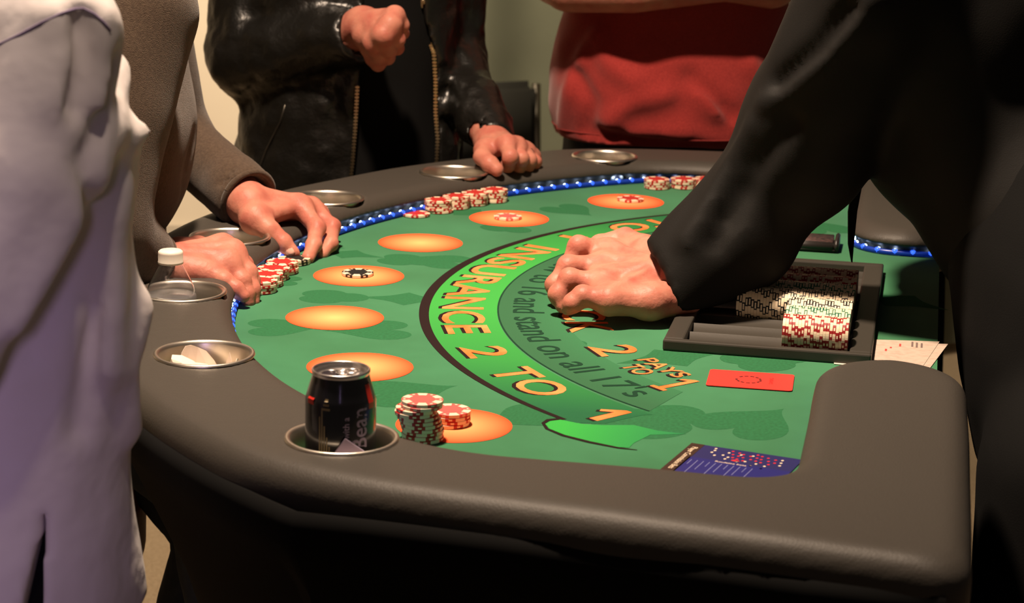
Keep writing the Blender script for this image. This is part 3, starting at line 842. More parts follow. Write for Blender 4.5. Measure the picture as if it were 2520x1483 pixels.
for (x, y) in dots:
    mb = MB(); mb.slab([(x+0.0013*math.cos(q), sg_*y+0.0018*math.sin(q)) for q in np.linspace(0, 2*PI, 10, endpoint=False)], 0.0002, 0.0004); mb.build('ivory_dot', M_ivory, gs)
for i in range(22):
    x, y = 0.043+0.0021*i+0.001*math.sin(i*7), 0.007+0.009*((i*37) % 11)/4.0
    if y > 0.036: y -= 0.02
    mb = MB(); mb.slab([(x+0.0014*math.cos(q), sg_*y+0.0018*math.sin(q)) for q in np.linspace(0, 2*PI, 10, endpoint=False)], 0.0002, 0.00038); mb.build('red_dot', M_redink, gs)
mb = MB(); mb.slab([(0.053+0.004*math.cos(q), sg_*0.0325+0.0026*math.sin(q)) for q in np.linspace(0, 2*PI, 16, endpoint=False)], 0.0002, 0.0004); mb.build('red_oval', M_redink, gs)
for i in range(11):
    mb = MB(); x = 0.016+0.0058*i
    mb.slab([(x, sg_*0.048), (x+0.0006, sg_*0.048), (x+0.0006, sg_*(0.062+0.012*((i*5) % 3))), (x, sg_*(0.062+0.012*((i*5) % 3)))][::int(sg_)], 0.0004, 0.0005); mb.build('print_line', M_pale, gs)
# note papers at the dealer's edge
M_note = mat('note_paper', (0.50, 0.40, 0.33), 0.7, noise=(120, (0.42, 0.32, 0.26), 0.4, 0.7))
M_inkg = mat('note_ink', (0.16, 0.11, 0.10), 0.7); M_inkr = mat('note_red_ink', (0.42, 0.06, 0.05), 0.7)
for k, (q, z, lab) in enumerate(((((2152, 838), (2312, 843), (2270, 905), (2138, 886)), 0.0008, 'upper paper money note with red print beside the chip tray'),
                                (((2172, 842), (2333, 848), (2285, 912), (2150, 892)), 0.0003, 'lower paper money note peeking out under another note'))):
    P = [lo(*c) for c in q]; cxy = np.mean(P, axis=0); w0 = tl(cxy[0], cxy[1])
    nb = empty('paper_note', (w0[0], w0[1], FZ+0.0004), TROT); tag(nb, lab, 'paper')
    Pl = [(p_[0]-cxy[0], p_[1]-cxy[1]) for p_ in P]
    if np.cross(np.array(Pl[1])-Pl[0], np.array(Pl[2])-Pl[1]) < 0: Pl = Pl[::-1]
    mb = MB(); mb.slab(Pl, z, z+0.0003); mb.build('paper', M_note, nb)
    if k == 0:
        for (px, py, l, m) in ((2192, 858, .006, M_inkr), (2180, 864, .010, M_inkr), (2245, 850, .022, M_inkg), (2256, 852, .022, M_inkg), (2268, 853, .02, M_inkg), (2215, 852, .012, M_inkr)):
            x, y = lo(px, py); mb = MB(); mb.box((x-cxy[0], y-cxy[1], z+0.00036), (l, 0.0022, 0.0001)); mb.build('print_line', m, nb)
p = tl(*lo(2082, 887)); pc = empty('paper_scrap', (p[0], p[1], FZ+0.0006), TROT); tag(pc, 'small white paper corner poking out between tray and near rail', 'paper')
mb = MB(); mb.slab([(-0.002, -0.013), (0.02, -0.012), (0.022, 0.014), (0.0, 0.012)], 0, 0.0004); mb.build('paper', mat('white_paper', (0.75, 0.66, 0.55), 0.6), pc)
# flat black discard holder beyond the tray
c0 = np.mean([lo(1925, 598), lo(2090, 600), lo(2090, 618), lo(1925, 616)], axis=0); c0 = np.array([c0[0]+0.004, -0.262]); p = tl(*c0)
dh = empty('discard_holder', (p[0], p[1], FZ+0.0006), TROT); tag(dh, 'low black plastic discard holder on the felt beyond the chip tray', 'card holder')
M_hold = mat('holder_black', (0.02, 0.017, 0.016), 0.35)
rbox('base', (0, 0, 0.003), (0.060, 0.100, 0.006), M_hold, dh, 0.002)
rbox('end_wall', (0, -0.047, 0.0085), (0.060, 0.006, 0.014), M_hold, dh, 0.0015)
rbox('end_wall', (0, 0.047, 0.0085), (0.060, 0.006, 0.014), M_hold, dh, 0.0015)
rbox('side_wall', (0.027, 0, 0.0075), (0.006, 0.088, 0.012), M_hold, dh, 0.0015)
rbox('card_stack', (-0.004, 0, 0.0095), (0.052, 0.084, 0.007), mat('card_backs', (0.10, 0.055, 0.05), 0.4, noise=(160, (0.04, 0.03, 0.03), 0.4, 0.6)), dh, 0.001)

# ------------------------------------------------------------------ drink can in the nearest cup holder
cx, cy = CUPS[0]; p = tl(cx, cy); b0 = -0.0445
can = empty('drink_can', (p[0]-0.001, p[1]-0.002, FZ+b0), 0.0); tag(can, 'opened black drink can standing in the nearest steel cup holder', 'drink can')
M_can = mat('can_black', (0.010, 0.010, 0.013), 0.22, spec=0.6, coat=0.4)
M_alu = mat('can_aluminium', (0.78, 0.74, 0.72), 0.28, 1.0)
M_dark = mat('can_inside', (0.006, 0.004, 0.012), 0.4)
HC = 0.143; RB = 0.0312
mb = MB(); mb.lathe([(0.021, 0.001), (0.0235, 0.0), (0.027, 0.005), (RB, 0.012), (RB, HC-0.026), (RB-0.0012, HC-0.022), (0.0262, HC-0.009), (0.0252, HC-0.005), (0.0250, HC-0.003)], 64); mb.build('can_body', M_can, can, True)
mb = MB(); mb.lathe([(0.0250, HC-0.004), (0.0258, HC-0.002), (0.0259, HC-0.0002), (0.0250, HC+0.0006), (0.0238, HC), (0.0232, HC-0.002), (0.0222, HC-0.0062), (0.0212, HC-0.0066), (0.0205, HC-0.0052), (0.0001, HC-0.0050)], 64)
lid = mb.build('lid', M_alu, can, True)
va = math.radians(-100)                            # mouth lies towards image left
def onlid(x, y): return (x, y, HC-0.0050)
mb = MB(); mb.slab([(-0.0088+0.0080*math.cos(q), -0.001+0.0105*math.sin(q)) for q in np.linspace(0, 2*PI, 32, endpoint=False)], HC-0.0050, HC-0.0047); mb.build('mouth_opening', M_dark, lid)
mb = MB(); mb.tube([(-0.0088+0.0086*math.cos(q), -0.001+0.0112*math.sin(q), HC-0.0047) for q in np.linspace(0.9, 2*PI-0.9, 28)], 0.0007, 6); mb.build('mouth_rim', M_alu, lid, True)
mb = MB()                                           # pull tab: plate with finger ring
mb.tube([(0.0100+0.0064*math.cos(q), 0.0010+0.0066*math.sin(q), HC-0.0028) for q in np.linspace(0, 2*PI, 25)], 0.0014, 7, cap=False); 
mb.tube([(0.0020+0.0046*math.cos(q), -0.0002+0.0062*math.sin(q), HC-0.0031) for q in np.linspace(0, 2*PI, 21)], 0.0013, 7, cap=False)
mb.tube([(-0.0045, -0.0003, HC-0.0036), (0.002, 0, HC-0.0030), (0.0052, 0.0004, HC-0.0028)], [0.0024, 0.0020, 0.0016], 8)
mb.lathe([(0.0026, -0.002), (0.0026, 0.0), (0.0001, 0.0006)], 12, (0.0005, 0, HC-0.0024))
tag(mb.build('pull_tab', M_alu, lid, True))
M_gold = mat('can_gold_ink', (0.26, 0.20, 0.10), 0.4); M_lil = mat('can_lilac_ink', (0.42, 0.34, 0.46), 0.45); M_canred = mat('can_red_ink', (0.60, 0.025, 0.015), 0.4)
def can_wrap(name, V2, Fc, m, a0, z0, R_=RB+0.00015):
    W = []
    for (u, v) in V2:
        a = a0+u/RB; z = z0+v; r = R_
        if z > HC-0.022: r = np.interp(z, [HC-0.026, HC-0.022, HC-0.009, HC-0.005], [RB, RB-0.0012, 0.0262, 0.0252])+0.0002
        W.append((r*math.cos(a), r*math.sin(a), z))
    return link(name, mesh(name, W, Fc), m, can, False)
def can_rect(name, m, a0, z0, w_, h_, n=4):
    V2 = [(w_*i/n-w_/2, h_*j/4) for j in range(5) for i in range(n+1)]; Fc = [(j*(n+1)+i, j*(n+1)+i+1, (j+1)*(n+1)+i+1, (j+1)*(n+1)+i) for j in range(4) for i in range(n)]
    return can_wrap(name, V2, Fc, m, a0, z0)
cv = math.atan2(-can.location[1], -can.location[0])  # direction of the camera
def can_text(s, size, m, a0, z0, xs=1.0):            # vertical lettering reading upwards
    V, Fc = text_geom(s, bold=0.008)
    V = V*size; V[:, 0] *= xs
    return can_wrap('lettering', [(-v[1], v[0]) for v in V], Fc, m, a0, z0)
can_text('r Bean', 0.0225, M_lil, cv+0.80, 0.064, 0.86)
can_text('with a', 0.0080, M_lil, cv+0.24, 0.088, 1.0)
for i, (w_, h_) in enumerate(((0.0012, 0.052), (0.0012, 0.060), (0.0012, 0.044), (0.0012, 0.034), (0.001, 0.026))):
    can_rect('gold_print', M_gold, cv-0.62+0.075*i, 0.055, w_, h_)
for i in range(3): can_rect('gold_print', M_gold, cv-0.42, 0.113+0.004*i, 0.0075-0.0022*i, 0.0022)
can_rect('red_print', M_canred, cv+1.02, 0.112, 0.008, 0.021); can_rect('red_print', M_canred, cv-1.0, 0.116, 0.009, 0.006)
# napkins
M_nap = mat('napkin_lilac', (0.55, 0.44, 0.60), 0.8); M_tis = mat('napkin_white', (0.80, 0.70, 0.60), 0.85)
def crumple(name, c, size, m, lab, seed, h0=0.0, tall=0.03, root_h=-0.0445):
    r_ = np.random.RandomState(seed); n = 9
    root = empty(name, (c[0], c[1], FZ+root_h), r_.rand()*3); tag(root, lab, 'napkin')
    V = []
    for j in range(n):
        for i in range(n):
            x, y = (i/(n-1)-.5)*size, (j/(n-1)-.5)*size
            rr_ = math.hypot(x, y); k = min(1, 0.034/(rr_+1e-6))
            z = 0.004+tall*abs(math.sin(3.1*i/n*PI/2+seed)*math.cos(2.3*j/n*PI/2+1.3*seed))+0.5*tall*(rr_/size)+r_.rand()*0.006
            V.append((x*k, y*k, z+h0))
    Fc = [(j*n+i, j*n+i+1, (j+1)*n+i+1, (j+1)*n+i) for j in range(n-1) for i in range(n-1)]
    o = link('tissue', mesh('tissue', V, Fc), m, root, False)
    sd = o.modifiers.new('thick', 'SOLIDIFY'); sd.thickness = 0.0004
    return root
p = tl(*CUPS[1]); crumple('paper_napkin', p, 0.085, M_tis, 'crumpled white napkin inside the empty cup holder by the white shirt', 3, h0=0.036, tall=0.032)
p = tl(*CUPS[0]); q = p+np.array([0.010, -0.035, 0])
nk = empty('paper_napkin', (q[0], q[1], FZ-0.040), 0.0); tag(nk, 'folded lilac napkin tucked in front of the drink can', 'napkin')
V = [(-0.020, -0.001, 0.0), (0.022, 0.004, 0.0), (0.018, 0.000, 0.070), (-0.004, -0.003, 0.086), (-0.018, -0.003, 0.066)]
me = mesh('tissue', V, [(0, 1, 2, 3, 4)]); o = link('tissue', me, M_nap, nk, False); sd = o.modifiers.new('thick', 'SOLIDIFY'); sd.thickness = 0.0012
# ------------------------------------------------------------------ water bottle
p = tl(*CUPS[2]); wb = empty('water_bottle', (p[0]-0.012, p[1]+0.004, FZ-0.0445), 0.0); tag(wb, 'clear plastic water bottle with white cap standing in a cup holder', 'bottle')
M_pet = mat('clear_plastic', (0.96, 0.96, 0.98), 0.06, trans=1.0, ior=1.42, spec=0.6)
M_water = mat('water', (0.92, 0.92, 0.94), 0.25, trans=0.75, ior=1.33)
M_cap = mat('white_cap', (0.74, 0.68, 0.60), 0.5, sss=0.1)
prof = [(0.0001, 0.001), (0.022, 0.0), (0.0278, 0.004), (0.0290, 0.012), (0.0282, 0.022), (0.0292, 0.034), (0.0284, 0.046), (0.0294, 0.058), (0.0296, 0.070), (0.0280, 0.078), (0.0225, 0.091), (0.0165, 0.103), (0.0132, 0.109), (0.0128, 0.113), (0.0128, 0.120)]
mb = MB(); mb.lathe(prof, 48); o = mb.build('bottle_shell', M_pet, wb, True); sd = o.modifiers.new('thick', 'SOLIDIFY'); sd.thickness = 0.0006
mb = MB(); mb.lathe([(0.0001, 0.003)]+[(r-0.0014, z+0.002) for r, z in prof[1:9]]+[(0.0278, 0.0745), (0.0001, 0.0745)], 40); mb.build('water_fill', M_water, wb, True)
mb = MB(); mb.lathe([(0.0001, 0.1255), (0.0118, 0.1255), (0.0136, 0.1240), (0.0139, 0.122), (0.0139, 0.1135), (0.0143, 0.1128), (0.0143, 0.1105), (0.0130, 0.110)], 40)
cap = mb.build('cap', M_cap, wb, True)

# ------------------------------------------------------------------ people
M_white = mat('white_cotton', (0.74, 0.68, 0.66), 0.8, spec=0.2, bump=[(700, 0.15, 0.001), (14, 0.35, 0.02)], sheen=0.1)
M_seam = mat('shirt_seam', (0.20, 0.15, 0.26), 0.8)
M_sweat = mat('brown_knit', (0.085, 0.058, 0.040), 0.95, spec=0.1, noise=(300, (0.060, 0.040, 0.028), 0.35, 0.65), bump=[(900, 0.5, 0.002)], sheen=0.2)
M_jean = mat('dark_denim', (0.024, 0.030, 0.036), 0.85, spec=0.15, noise=(60, (0.034, 0.040, 0.044), 0.3, 0.7), bump=[(600, 0.3, 0.001)])
M_leather = mat('black_leather', (0.0065, 0.006, 0.005), 0.34, spec=0.6, bump=[(240, 0.18, 0.002), (38, 0.35, 0.01)])
M_blackcl = mat('black_cloth', (0.0045, 0.0045, 0.0045), 0.85, spec=0.15, bump=[(500, 0.2, 0.001)])
M_dealer = mat('black_shirt', (0.0075, 0.007, 0.0065), 0.7, spec=0.2, bump=[(600, 0.15, 0.001)])
M_tee = mat('red_jersey', (0.36, 0.040, 0.034), 0.92, spec=0.1, noise=(420, (0.27, 0.028, 0.026), 0.35, 0.65), bump=[(900, 0.3, 0.001)], sheen=0.2)
M_zip = mat('zip_brass', (0.55, 0.45, 0.28), 0.3, 1.0)
M_hairb = mat('brown_hair', (0.06, 0.035, 0.02), 0.5, bump=[(200, 0.5, 0.004)])

def bbox(pts, r):
    P = np.array(pts); return P.min(0)-r, P.max(0)+r
HANDH = 0.0017
def hand_field(h):
    """h: dict wrist=(p,r), arm=[(p,r),...], mc=[(p,r) x4], fingers=[[(p,r)..]..], thumb=[(p,r)..] - returns field and points."""
    wp, wr = h['wrist']; pts = [wp]
    palm = [rc(wp, m[0], wr*0.80, m[1]) for m in h['mc']]
    for a, b in zip(h['mc'][:-1], h['mc'][1:]): palm.append(rc(a[0], b[0], a[1], b[1]))
    for (p_, r_) in h.get('pad', []): palm.append(ell(p_, r_))
    palm.append(rc(wp, h['thumb'][0][0], wr*0.75, h['thumb'][0][1])); palm.append(rc(h['thumb'][0][0], h['mc'][0][0], h['thumb'][0][1]*0.8, h['mc'][0][1]*0.8))
    if 'arm' in h:
        a = [(wp, wr)]+h['arm']; palm.append(chain(a)); pts += [q[0] for q in h['arm']]
    pf = U(palm, 0.010)
    fing = []
    for m, fg in zip(h['mc'], h['fingers']):
        ch_ = [m]+list(fg)
        segs = [rc(ch_[i][0], ch_[i+1][0], ch_[i][1]*0.98, ch_[i+1][1]*0.98) for i in range(len(ch_)-1)]
        segs += [ell(ch_[i][0], (ch_[i][1]*1.03,)*3) for i in range(1, len(ch_)-1)]    # knuckles
        fing.append(U(segs, 0.005)); pts += [q[0] for q in ch_]
    th = list(h['thumb']); tf = U([rc(th[i][0], th[i+1][0], th[i][1], th[i+1][1]) for i in range(len(th)-1)]+[ell(th[-2][0], (th[-2][1]*1.06,)*3)], 0.003); pts += [q[0] for q in th]
    for i in range(3):               # webs between neighbouring fingers
        a = h['mc'][i][0]*0.72+np.array(h['fingers'][i][0][0])*0.28; b = h['mc'][i+1][0]*0.72+np.array(h['fingers'][i+1][0][0])*0.28
        palm.append(rc(a, b, 0.0075, 0.0075))
    for (a, ra, b, rb) in h.get('extra', []): palm.append(rc(a, b, ra, rb))
    pf = U(palm, 0.010)
    dv = np.array(h.get('dorsal', (0, 0, 0)), float)
    tend = None
    if dv.any():
        tend = U([rc(m[0]+dv*(m[1]-0.0022), wp*0.75+m[0]*0.25+dv*(wr*0.72), 0.0040, 0.0026) for m in h['mc']], 0.0)
    def f(p):
        d = pf(p)
        if tend is not None: d = smin(d, tend(p), 0.006)
        dd = fing[0](p)
        for g in fing[1:]: dd = smin(dd, g(p), 0.0012)
        d = smin(d, dd, 0.007)
        d = smin(d, tf(p), 0.008)
        q = p*V3((95, 95, 95)); d = d+0.00045*vnoise(q)
        return d
    return f, pts
def generic_hand(wp, d, n, side=1, curl=0.35, r=0.024, s=1.0):
    wp = np.array(wp, float); d = np.array(d, float); d /= np.linalg.norm(d); n = np.array(n, float); n -= d*(n@d); n /= np.linalg.norm(n); t = np.cross(n, d)*side
    mc, fg = [], []
    for k, (o_, l_, L_) in enumerate(((0.027, 0.086, (.040, .026, .020)), (0.009, 0.090, (.045, .029, .021)), (-0.010, 0.086, (.041, .027, .020)), (-0.027, 0.078, (.032, .021, .018)))):
        m = wp+d*l_*s+t*o_*s; mc.append((m, (0.0130-0.0008*k)*s)); p_ = m; a = curl*0.6; ch_ = []
        for j, q in enumerate(L_):
            p_ = p_+(d*math.cos(a)-n*math.sin(a))*q*s; ch_.append((p_, (0.0102-0.0011*j-0.0005*k)*s)); a += curl
        fg.append(ch_)
    th = [(wp+d*0.022*s+t*0.024*s-n*0.004, 0.017*s), (wp+d*0.050*s+t*0.044*s-n*0.010, 0.0132*s), (wp+d*0.078*s+t*0.052*s-n*0.016, 0.0112*s), (wp+d*0.100*s+t*0.050*s-n*0.022, 0.0092*s)]
    return dict(wrist=(wp, r), mc=mc, fingers=fg, thumb=th, dorsal=tuple(n), arm=[(wp-d*0.05, r*1.08)])
def P_(px, py, y): return at(px, py, y)
def C_(*a): return [(at(q[0], q[1], q[2]), q[3]) for q in a]
def hand_mesh(h):
    f, pts = hand_field(h); lo_, hi = bbox(pts, 0.034)
    V, Q = surface(f, lo_, hi, HANDH, margin=0.006)
    return relax(V, Q, 1, 0.4), Q
def join(parts):
    Vs, Qs, b = [], [], 0
    for V, Q in parts: Vs.append(V); Qs.append(Q+b); b += len(V)
    return np.concatenate(Vs), np.concatenate(Qs)
def head_field(c, s=1.0, face=(0, -1)):
    fx, fy = face; c = np.array(c, float); F_ = np.array([fx, fy, 0.0]); L_ = np.array([-fy, fx, 0.0]); Z_ = np.array([0, 0, 1.0])
    R_ = np.stack([L_, F_, Z_], 1)
    g = [ell(c, (0.076*s, 0.092*s, 0.112*s), R_), ell(c+F_*0.035*s-Z_*0.055*s, (0.052*s, 0.050*s, 0.058*s), R_),
         rc(c+F_*0.088*s+Z_*0.012*s, c+F_*0.108*s-Z_*0.022*s, 0.009*s, 0.015*s),
         ell(c+L_*0.076*s-Z_*0.005, (0.010*s, 0.02*s, 0.032*s), R_), ell(c-L_*0.076*s-Z_*0.005, (0.010*s, 0.02*s, 0.032*s), R_),
         ell(c+F_*0.084*s-Z_*0.058*s, (0.026*s, 0.012*s, 0.010*s), R_), rc(c+L_*0.045*s+F_*0.076*s+Z_*0.028*s, c-L_*0.045*s+F_*0.076*s+Z_*0.028*s, 0.012*s, 0.012*s)]
    base = U(g, 0.014)
    e1, e2 = ell(c+L_*0.031*s+F_*0.090*s+Z_*0.008*s, (0.015*s, 0.014*s, 0.010*s), R_), ell(c-L_*0.031*s+F_*0.090*s+Z_*0.008*s, (0.015*s, 0.014*s, 0.010*s), R_)
    return lambda p: smax(base(p), -np.minimum(e1(p), e2(p)), 0.006)
def person(name, label, base):
    o = empty('person', base); tag(o, label, 'person'); return o
def add_head(root, c, neck_base, face, hairm, s=1.0):
    hf = head_field(c, s, face); F_ = np.array([face[0], face[1], 0.0])
    f = U([hf, rc(np.array(c)-np.array([0, 0, 0.05]), neck_base, 0.055*s, 0.060*s)], 0.02)
    lo_, hi = bbox([c, neck_base], 0.16*s); V, Q = surface(f, lo_, hi, 0.006)
    hair = ell(np.array(c)-F_*0.012*s+np.array([0, 0, 0.018*s]), (0.088*s, 0.100*s, 0.110*s))
    hair = both(hair, halfspace(np.array(c)+F_*0.02*s+np.array([0, 0, 0.03*s]), F_*1.0-np.array([0, 0, 0.95])), 0.01)
    solid('hair', rough_cloth(hair, 0.003, (40, 40, 40)), np.array(c)-0.15*s, np.array(c)+0.15*s, 0.006, hairm, root)
    return V, Q
def tube_cut(f, a, b, ra, rb): return cut(f, rc(a, b, ra, rb), 0.003)
def shoe(root, p, yaw, m):
    c, s = math.cos(yaw), math.sin(yaw); F_ = np.array([c, s, 0]); p = np.array(p, float)
    f = U([rc(p+F_*(-0.06)+(0, 0, .045), p+F_*0.10+(0, 0, .035), 0.042, 0.034), rc(p+F_*0.08+(0, 0, .033), p+F_*0.17+(0, 0, .03), 0.040, 0.028), rc(p+F_*(-0.05)+(0, 0, .05), p+F_*(-0.05)+(0, 0, .10), 0.042, 0.045)], 0.02)
    f = both(f, halfspace(p+(0, 0, 0.002), (0, 0, -1)))
    solid('shoe', f, p-0.26, p+0.26, 0.007, m, root)
M_shoe = mat('shoe_leather', (0.02, 0.016, 0.012), 0.4)

# ---- 1: white shirt, foreground left, seen from behind
Y1 = 1.72
P1 = person('person', 'person in loose white shirt seen from behind at the left edge', (-0.46, 1.73, 0))
cont = [(-60, 185), (0, 218), (25, 245), (60, 268), (90, 284), (130, 291), (200, 299), (250, 314), (290, 338), (318, 361), (345, 359), (400, 351), (470, 340), (530, 330), (560, 323), (610, 328), (690, 338), (740, 343), (800, 340), (860, 336), (1000, 331), (1130, 326), (1180, 328), (1270, 338), (1360, 348), (1430, 356), (1483, 359), (1560, 362)]
rows1 = []
for (py, px) in cont:
    e = at(px, py, Y1); rx = 0.165 if py > 150 else 0.165-0.05*(150-py)/210
    rows1.append((e[2], e[0]-rx-0.0015, Y1, rx, 0.115 if py > 100 else 0.115-0.03*(100-py)/160))
rows1 += [(1.378, -0.476, Y1+0.01, 0.085, 0.072), (1.405, -0.478, Y1+0.012, 0.062, 0.062)]
tor1 = loft(rows1, 2.2, False)
sh = at(128, 90, 1.640); el_ = at(62, 430, 1.610); wr_ = at(-150, 860, 1.56); hw = np.array((-0.545, 1.555, 0.925))
shl, ell_, hwl = np.array((-0.625, 1.725, 1.285)), np.array((-0.672, 1.60, 1.03)), np.array((-0.600, 1.572, 0.955))
def sleeve_end(f, e, w_):
    q = (w_-e)/np.linalg.norm(w_-e)
    return cut(both(f, halfspace(w_-q*0.012, q)), rc(w_-q*0.022, w_+q*0.05, 0.029, 0.033))
arm1 = U([rc(sh, el_, 0.054, 0.052), rc(el_, wr_, 0.052, 0.046), sleeve_end(rc(wr_, hw, 0.046, 0.036), wr_, hw)], 0.012)
arm1 = U([arm1, rc(shl, ell_, 0.056, 0.047), sleeve_end(rc(ell_, hwl, 0.047, 0.036), ell_, hwl)], 0.012)
base1 = U([tor1, arm1, rc(at(350, 320, 1.715), at(255, 335, 1.67), 0.004, 0.020)], 0.020)
fold_dirs = [((296, 170), (262, 330), (176, 540), (40, 800)), ((245, 60), (252, 210), (228, 330)), ((285, 470), (262, 620), (250, 900), (330, 1130)), ((150, 50), (170, 120), (150, 260)), ((338, 760), (300, 900), (318, 1050))]
folds1 = []
for pts in fold_dirs:
    folds1.append(tchain(base1, pts, 0.006))
vall = [tchain(base1, pts, 0.005) for pts in (((225, 470), (170, 620), (70, 860)), ((200, 60), (205, 160), (190, 260)), ((275, 150), (262, 260), (215, 400)), ((215, 520), (235, 760), (205, 1050)))]
def shirt1(p):
    d = base1(p)
    for g in folds1: d = smin(d, g(p), 0.030)
    for g in vall: d = smax(d, -g(p), 0.022)
    q = p*V3((16, 16, 5.5)); d = d+0.0038*vnoise(q)+0.0014*vnoise(p*V3((38, 38, 20)))
    return d
zb = at(100, 1600, 1.62)[2]
hem = lambda p: (zb-p[:, 2])
def shirt1c(p):
    d = np.maximum(shirt1(p), hem(p))
    # side vent
    a, b, c_ = at(84, 1288, 1.60), at(30, 1560, 1.60), at(84, 1560, 1.60)
    t = np.clip((a[2]-p[:, 2])/(a[2]-b[2]), 0, 1.3)
    xl, xr = a[0]+(b[0]-a[0])*t, a[0]+(c_[0]-a[0])*t
    dv = np.maximum(np.maximum(xl-p[:, 0], p[:, 0]-xr), np.maximum(p[:, 2]-a[2], p[:, 1]-1.68))
    return np.maximum(d, -dv)
solid('shirt', shirt1c, (-0.80, 1.44, zb-0.02), (-0.27, 1.90, 1.46), 0.0052, M_white, P1)
seam = [(-30, 122), (0, 108), (50, 84), (100, 57), (150, 33), (185, 22), (205, 21), (232, 34), (256, 55), (272, 76)]
mb = MB(); mb.tube([q for q in (trace(shirt1c, x, y, lift=0.0004) for x, y in seam) if q is not None], 0.0009, 6)
wmesh('yoke_seam', mb.V, mb.F, M_seam, P1)
mb = MB(); cr_ = [np.array((-0.480+0.070*math.cos(q), 1.735+0.068*math.sin(q), 1.408+0.012*math.sin(q))) for q in np.linspace(0, 2*PI, 33)]
mb.tube(cr_, 0.013, 10, cap=False); wmesh('collar', mb.V, mb.F, M_white, P1)
V, Q = add_head(P1, (-0.48, 1.775, 1.585), (-0.478, 1.735, 1.40), (0.55, 0.83), M_hairb, 0.97)
bod = U([loft([(0.78, -0.49, 1.73, .11, .08), (1.0, -0.49, 1.73, .12, .085), (1.2, -0.49, 1.73, .12, .08), (1.36, -0.48, 1.73, .07, .06)]), chain([(sh, 0.036), (el_, 0.036), (wr_, 0.032), (hw, 0.024)]), chain([(shl, 0.036), (ell_, 0.032), (hwl, 0.024)])], 0.02)
V2, Q2 = surface(bod, (-0.9, 1.45, 0.74), (-0.3, 1.9, 1.42), 0.010)
h1, h2 = hand_mesh(generic_hand(hw, (-0.45, 0.05, -0.9), (0.1, -1.0, 0.05), 1, 0.30, 0.022)), hand_mesh(generic_hand(hwl, (0.30, 0.10, -0.95), (0, -1.0, 0.1), -1, 0.30, 0.022))
qmesh('body', *join([(V, Q), (V2, Q2), h1, h2]), M_skin, P1)
leg1 = U([loft([(0.70, -0.49, 1.73, .145, .095), (0.95, -0.49, 1.73, .145, .10)]), chain([((-0.41, 1.74, 0.80), 0.082), ((-0.41, 1.73, 0.46), 0.062), ((-0.42, 1.75, 0.08), 0.050)]), chain([((-0.58, 1.74, 0.80), 0.082), ((-0.59, 1.72, 0.46), 0.062), ((-0.59, 1.75, 0.08), 0.050)])], 0.03)
solid('trousers', leg1, (-0.75, 1.55, 0.03), (-0.28, 1.92, 0.97), 0.010, M_blackcl, P1)
shoe(P1, (-0.42, 1.76, 0), 1.2, M_shoe); shoe(P1, (-0.59, 1.76, 0), 1.2, M_shoe)

# ---- 2: brown sweater, both hands at the rail
Y2 = 2.62
P2 = person('person', 'person in brown knit sweater with both hands at the chips', (-0.60, 2.62, 0))
cont = [(-160, 350), (-80, 375), (0, 398), (60, 424), (120, 444), (180, 458), (240, 469), (300, 476), (360, 474), (420, 466), (480, 452), (540, 422), (580, 390), (600, 362), (640, 348), (720, 345)]
rows2 = []
for (py, px) in cont:
    e = at(px, py, Y2); rx = 0.145 if py > 0 else 0.145+0.05*py/200
    rows2.append((e[2], e[0]-rx, Y2, rx, 0.185 if py > -20 else 0.185+0.06*py/180))
tor2 = loft(rows2, 2.3)
shf, elf, wrf = at(335, -30, 2.80), at(432, 342, 2.86), at(617, 492, 2.725)
shn, eln, wrn = at(330, 30, 2.45), at(235, 560, 2.36), at(372, 652, 2.425)
slf = U([rc(shf, elf, 0.066, 0.046), rc(elf, wrf, 0.046, 0.040)], 0.02)
sln = U([rc(shn, eln, 0.072, 0.054), rc(eln, wrn, 0.054, 0.038)], 0.02)
fdir = (wrf-elf)/np.linalg.norm(wrf-elf); ndir = (wrn-eln)/np.linalg.norm(wrn-eln)
slf = U([slf, rc(wrf-fdir*0.045, wrf-fdir*0.012, 0.042, 0.040)], 0.006)
slf = cut(both(slf, halfspace(wrf-fdir*0.004, fdir)), rc(wrf-fdir*0.010, wrf+fdir*0.05, 0.029, 0.034))
sln = cut(both(sln, halfspace(wrn-ndir*0.002, ndir)), rc(wrn-ndir*0.010, wrn+ndir*0.05, 0.028, 0.033))
f2 = rough_cloth(U([tor2, slf, sln], 0.022), 0.0042, (13, 13, 11))
fw_ = [tchain(f2, pts, 0.004) for pts in (((480, 330), (455, 420), (450, 480)),)]
f2b = lambda p: smax(f2(p), -fw_[0](p), 0.012)
f2c = lambda p: np.maximum(f2b(p), (FZ-0.02)-p[:, 2])
solid('sweater', f2c, (-0.95, 2.25, FZ-0.04), (-0.26, 3.0, 1.56), 0.0075, M_sweat, P2)
mb = MB()
def ring(c, n_, r, tr):
    c = np.array(c); n_ = np.array(n_)/np.linalg.norm(n_); a = np.cross(n_, (0.2, 0.3, 0.9)); a /= np.linalg.norm(a); b = np.cross(n_, a)
    return [c+r*(a*math.cos(q)+b*math.sin(q)) for q in np.linspace(0, 2*PI, 33)]
for (c, d_, r) in ((wrf-fdir*0.006, fdir, 0.0375), (wrn-ndir*0.004, ndir, 0.0360)):
    mb = MB(); mb.tube(ring(c, d_, r, 0), 0.0042, 8, cap=False); wmesh('cuff', mb.V, mb.F, M_sweat, P2)
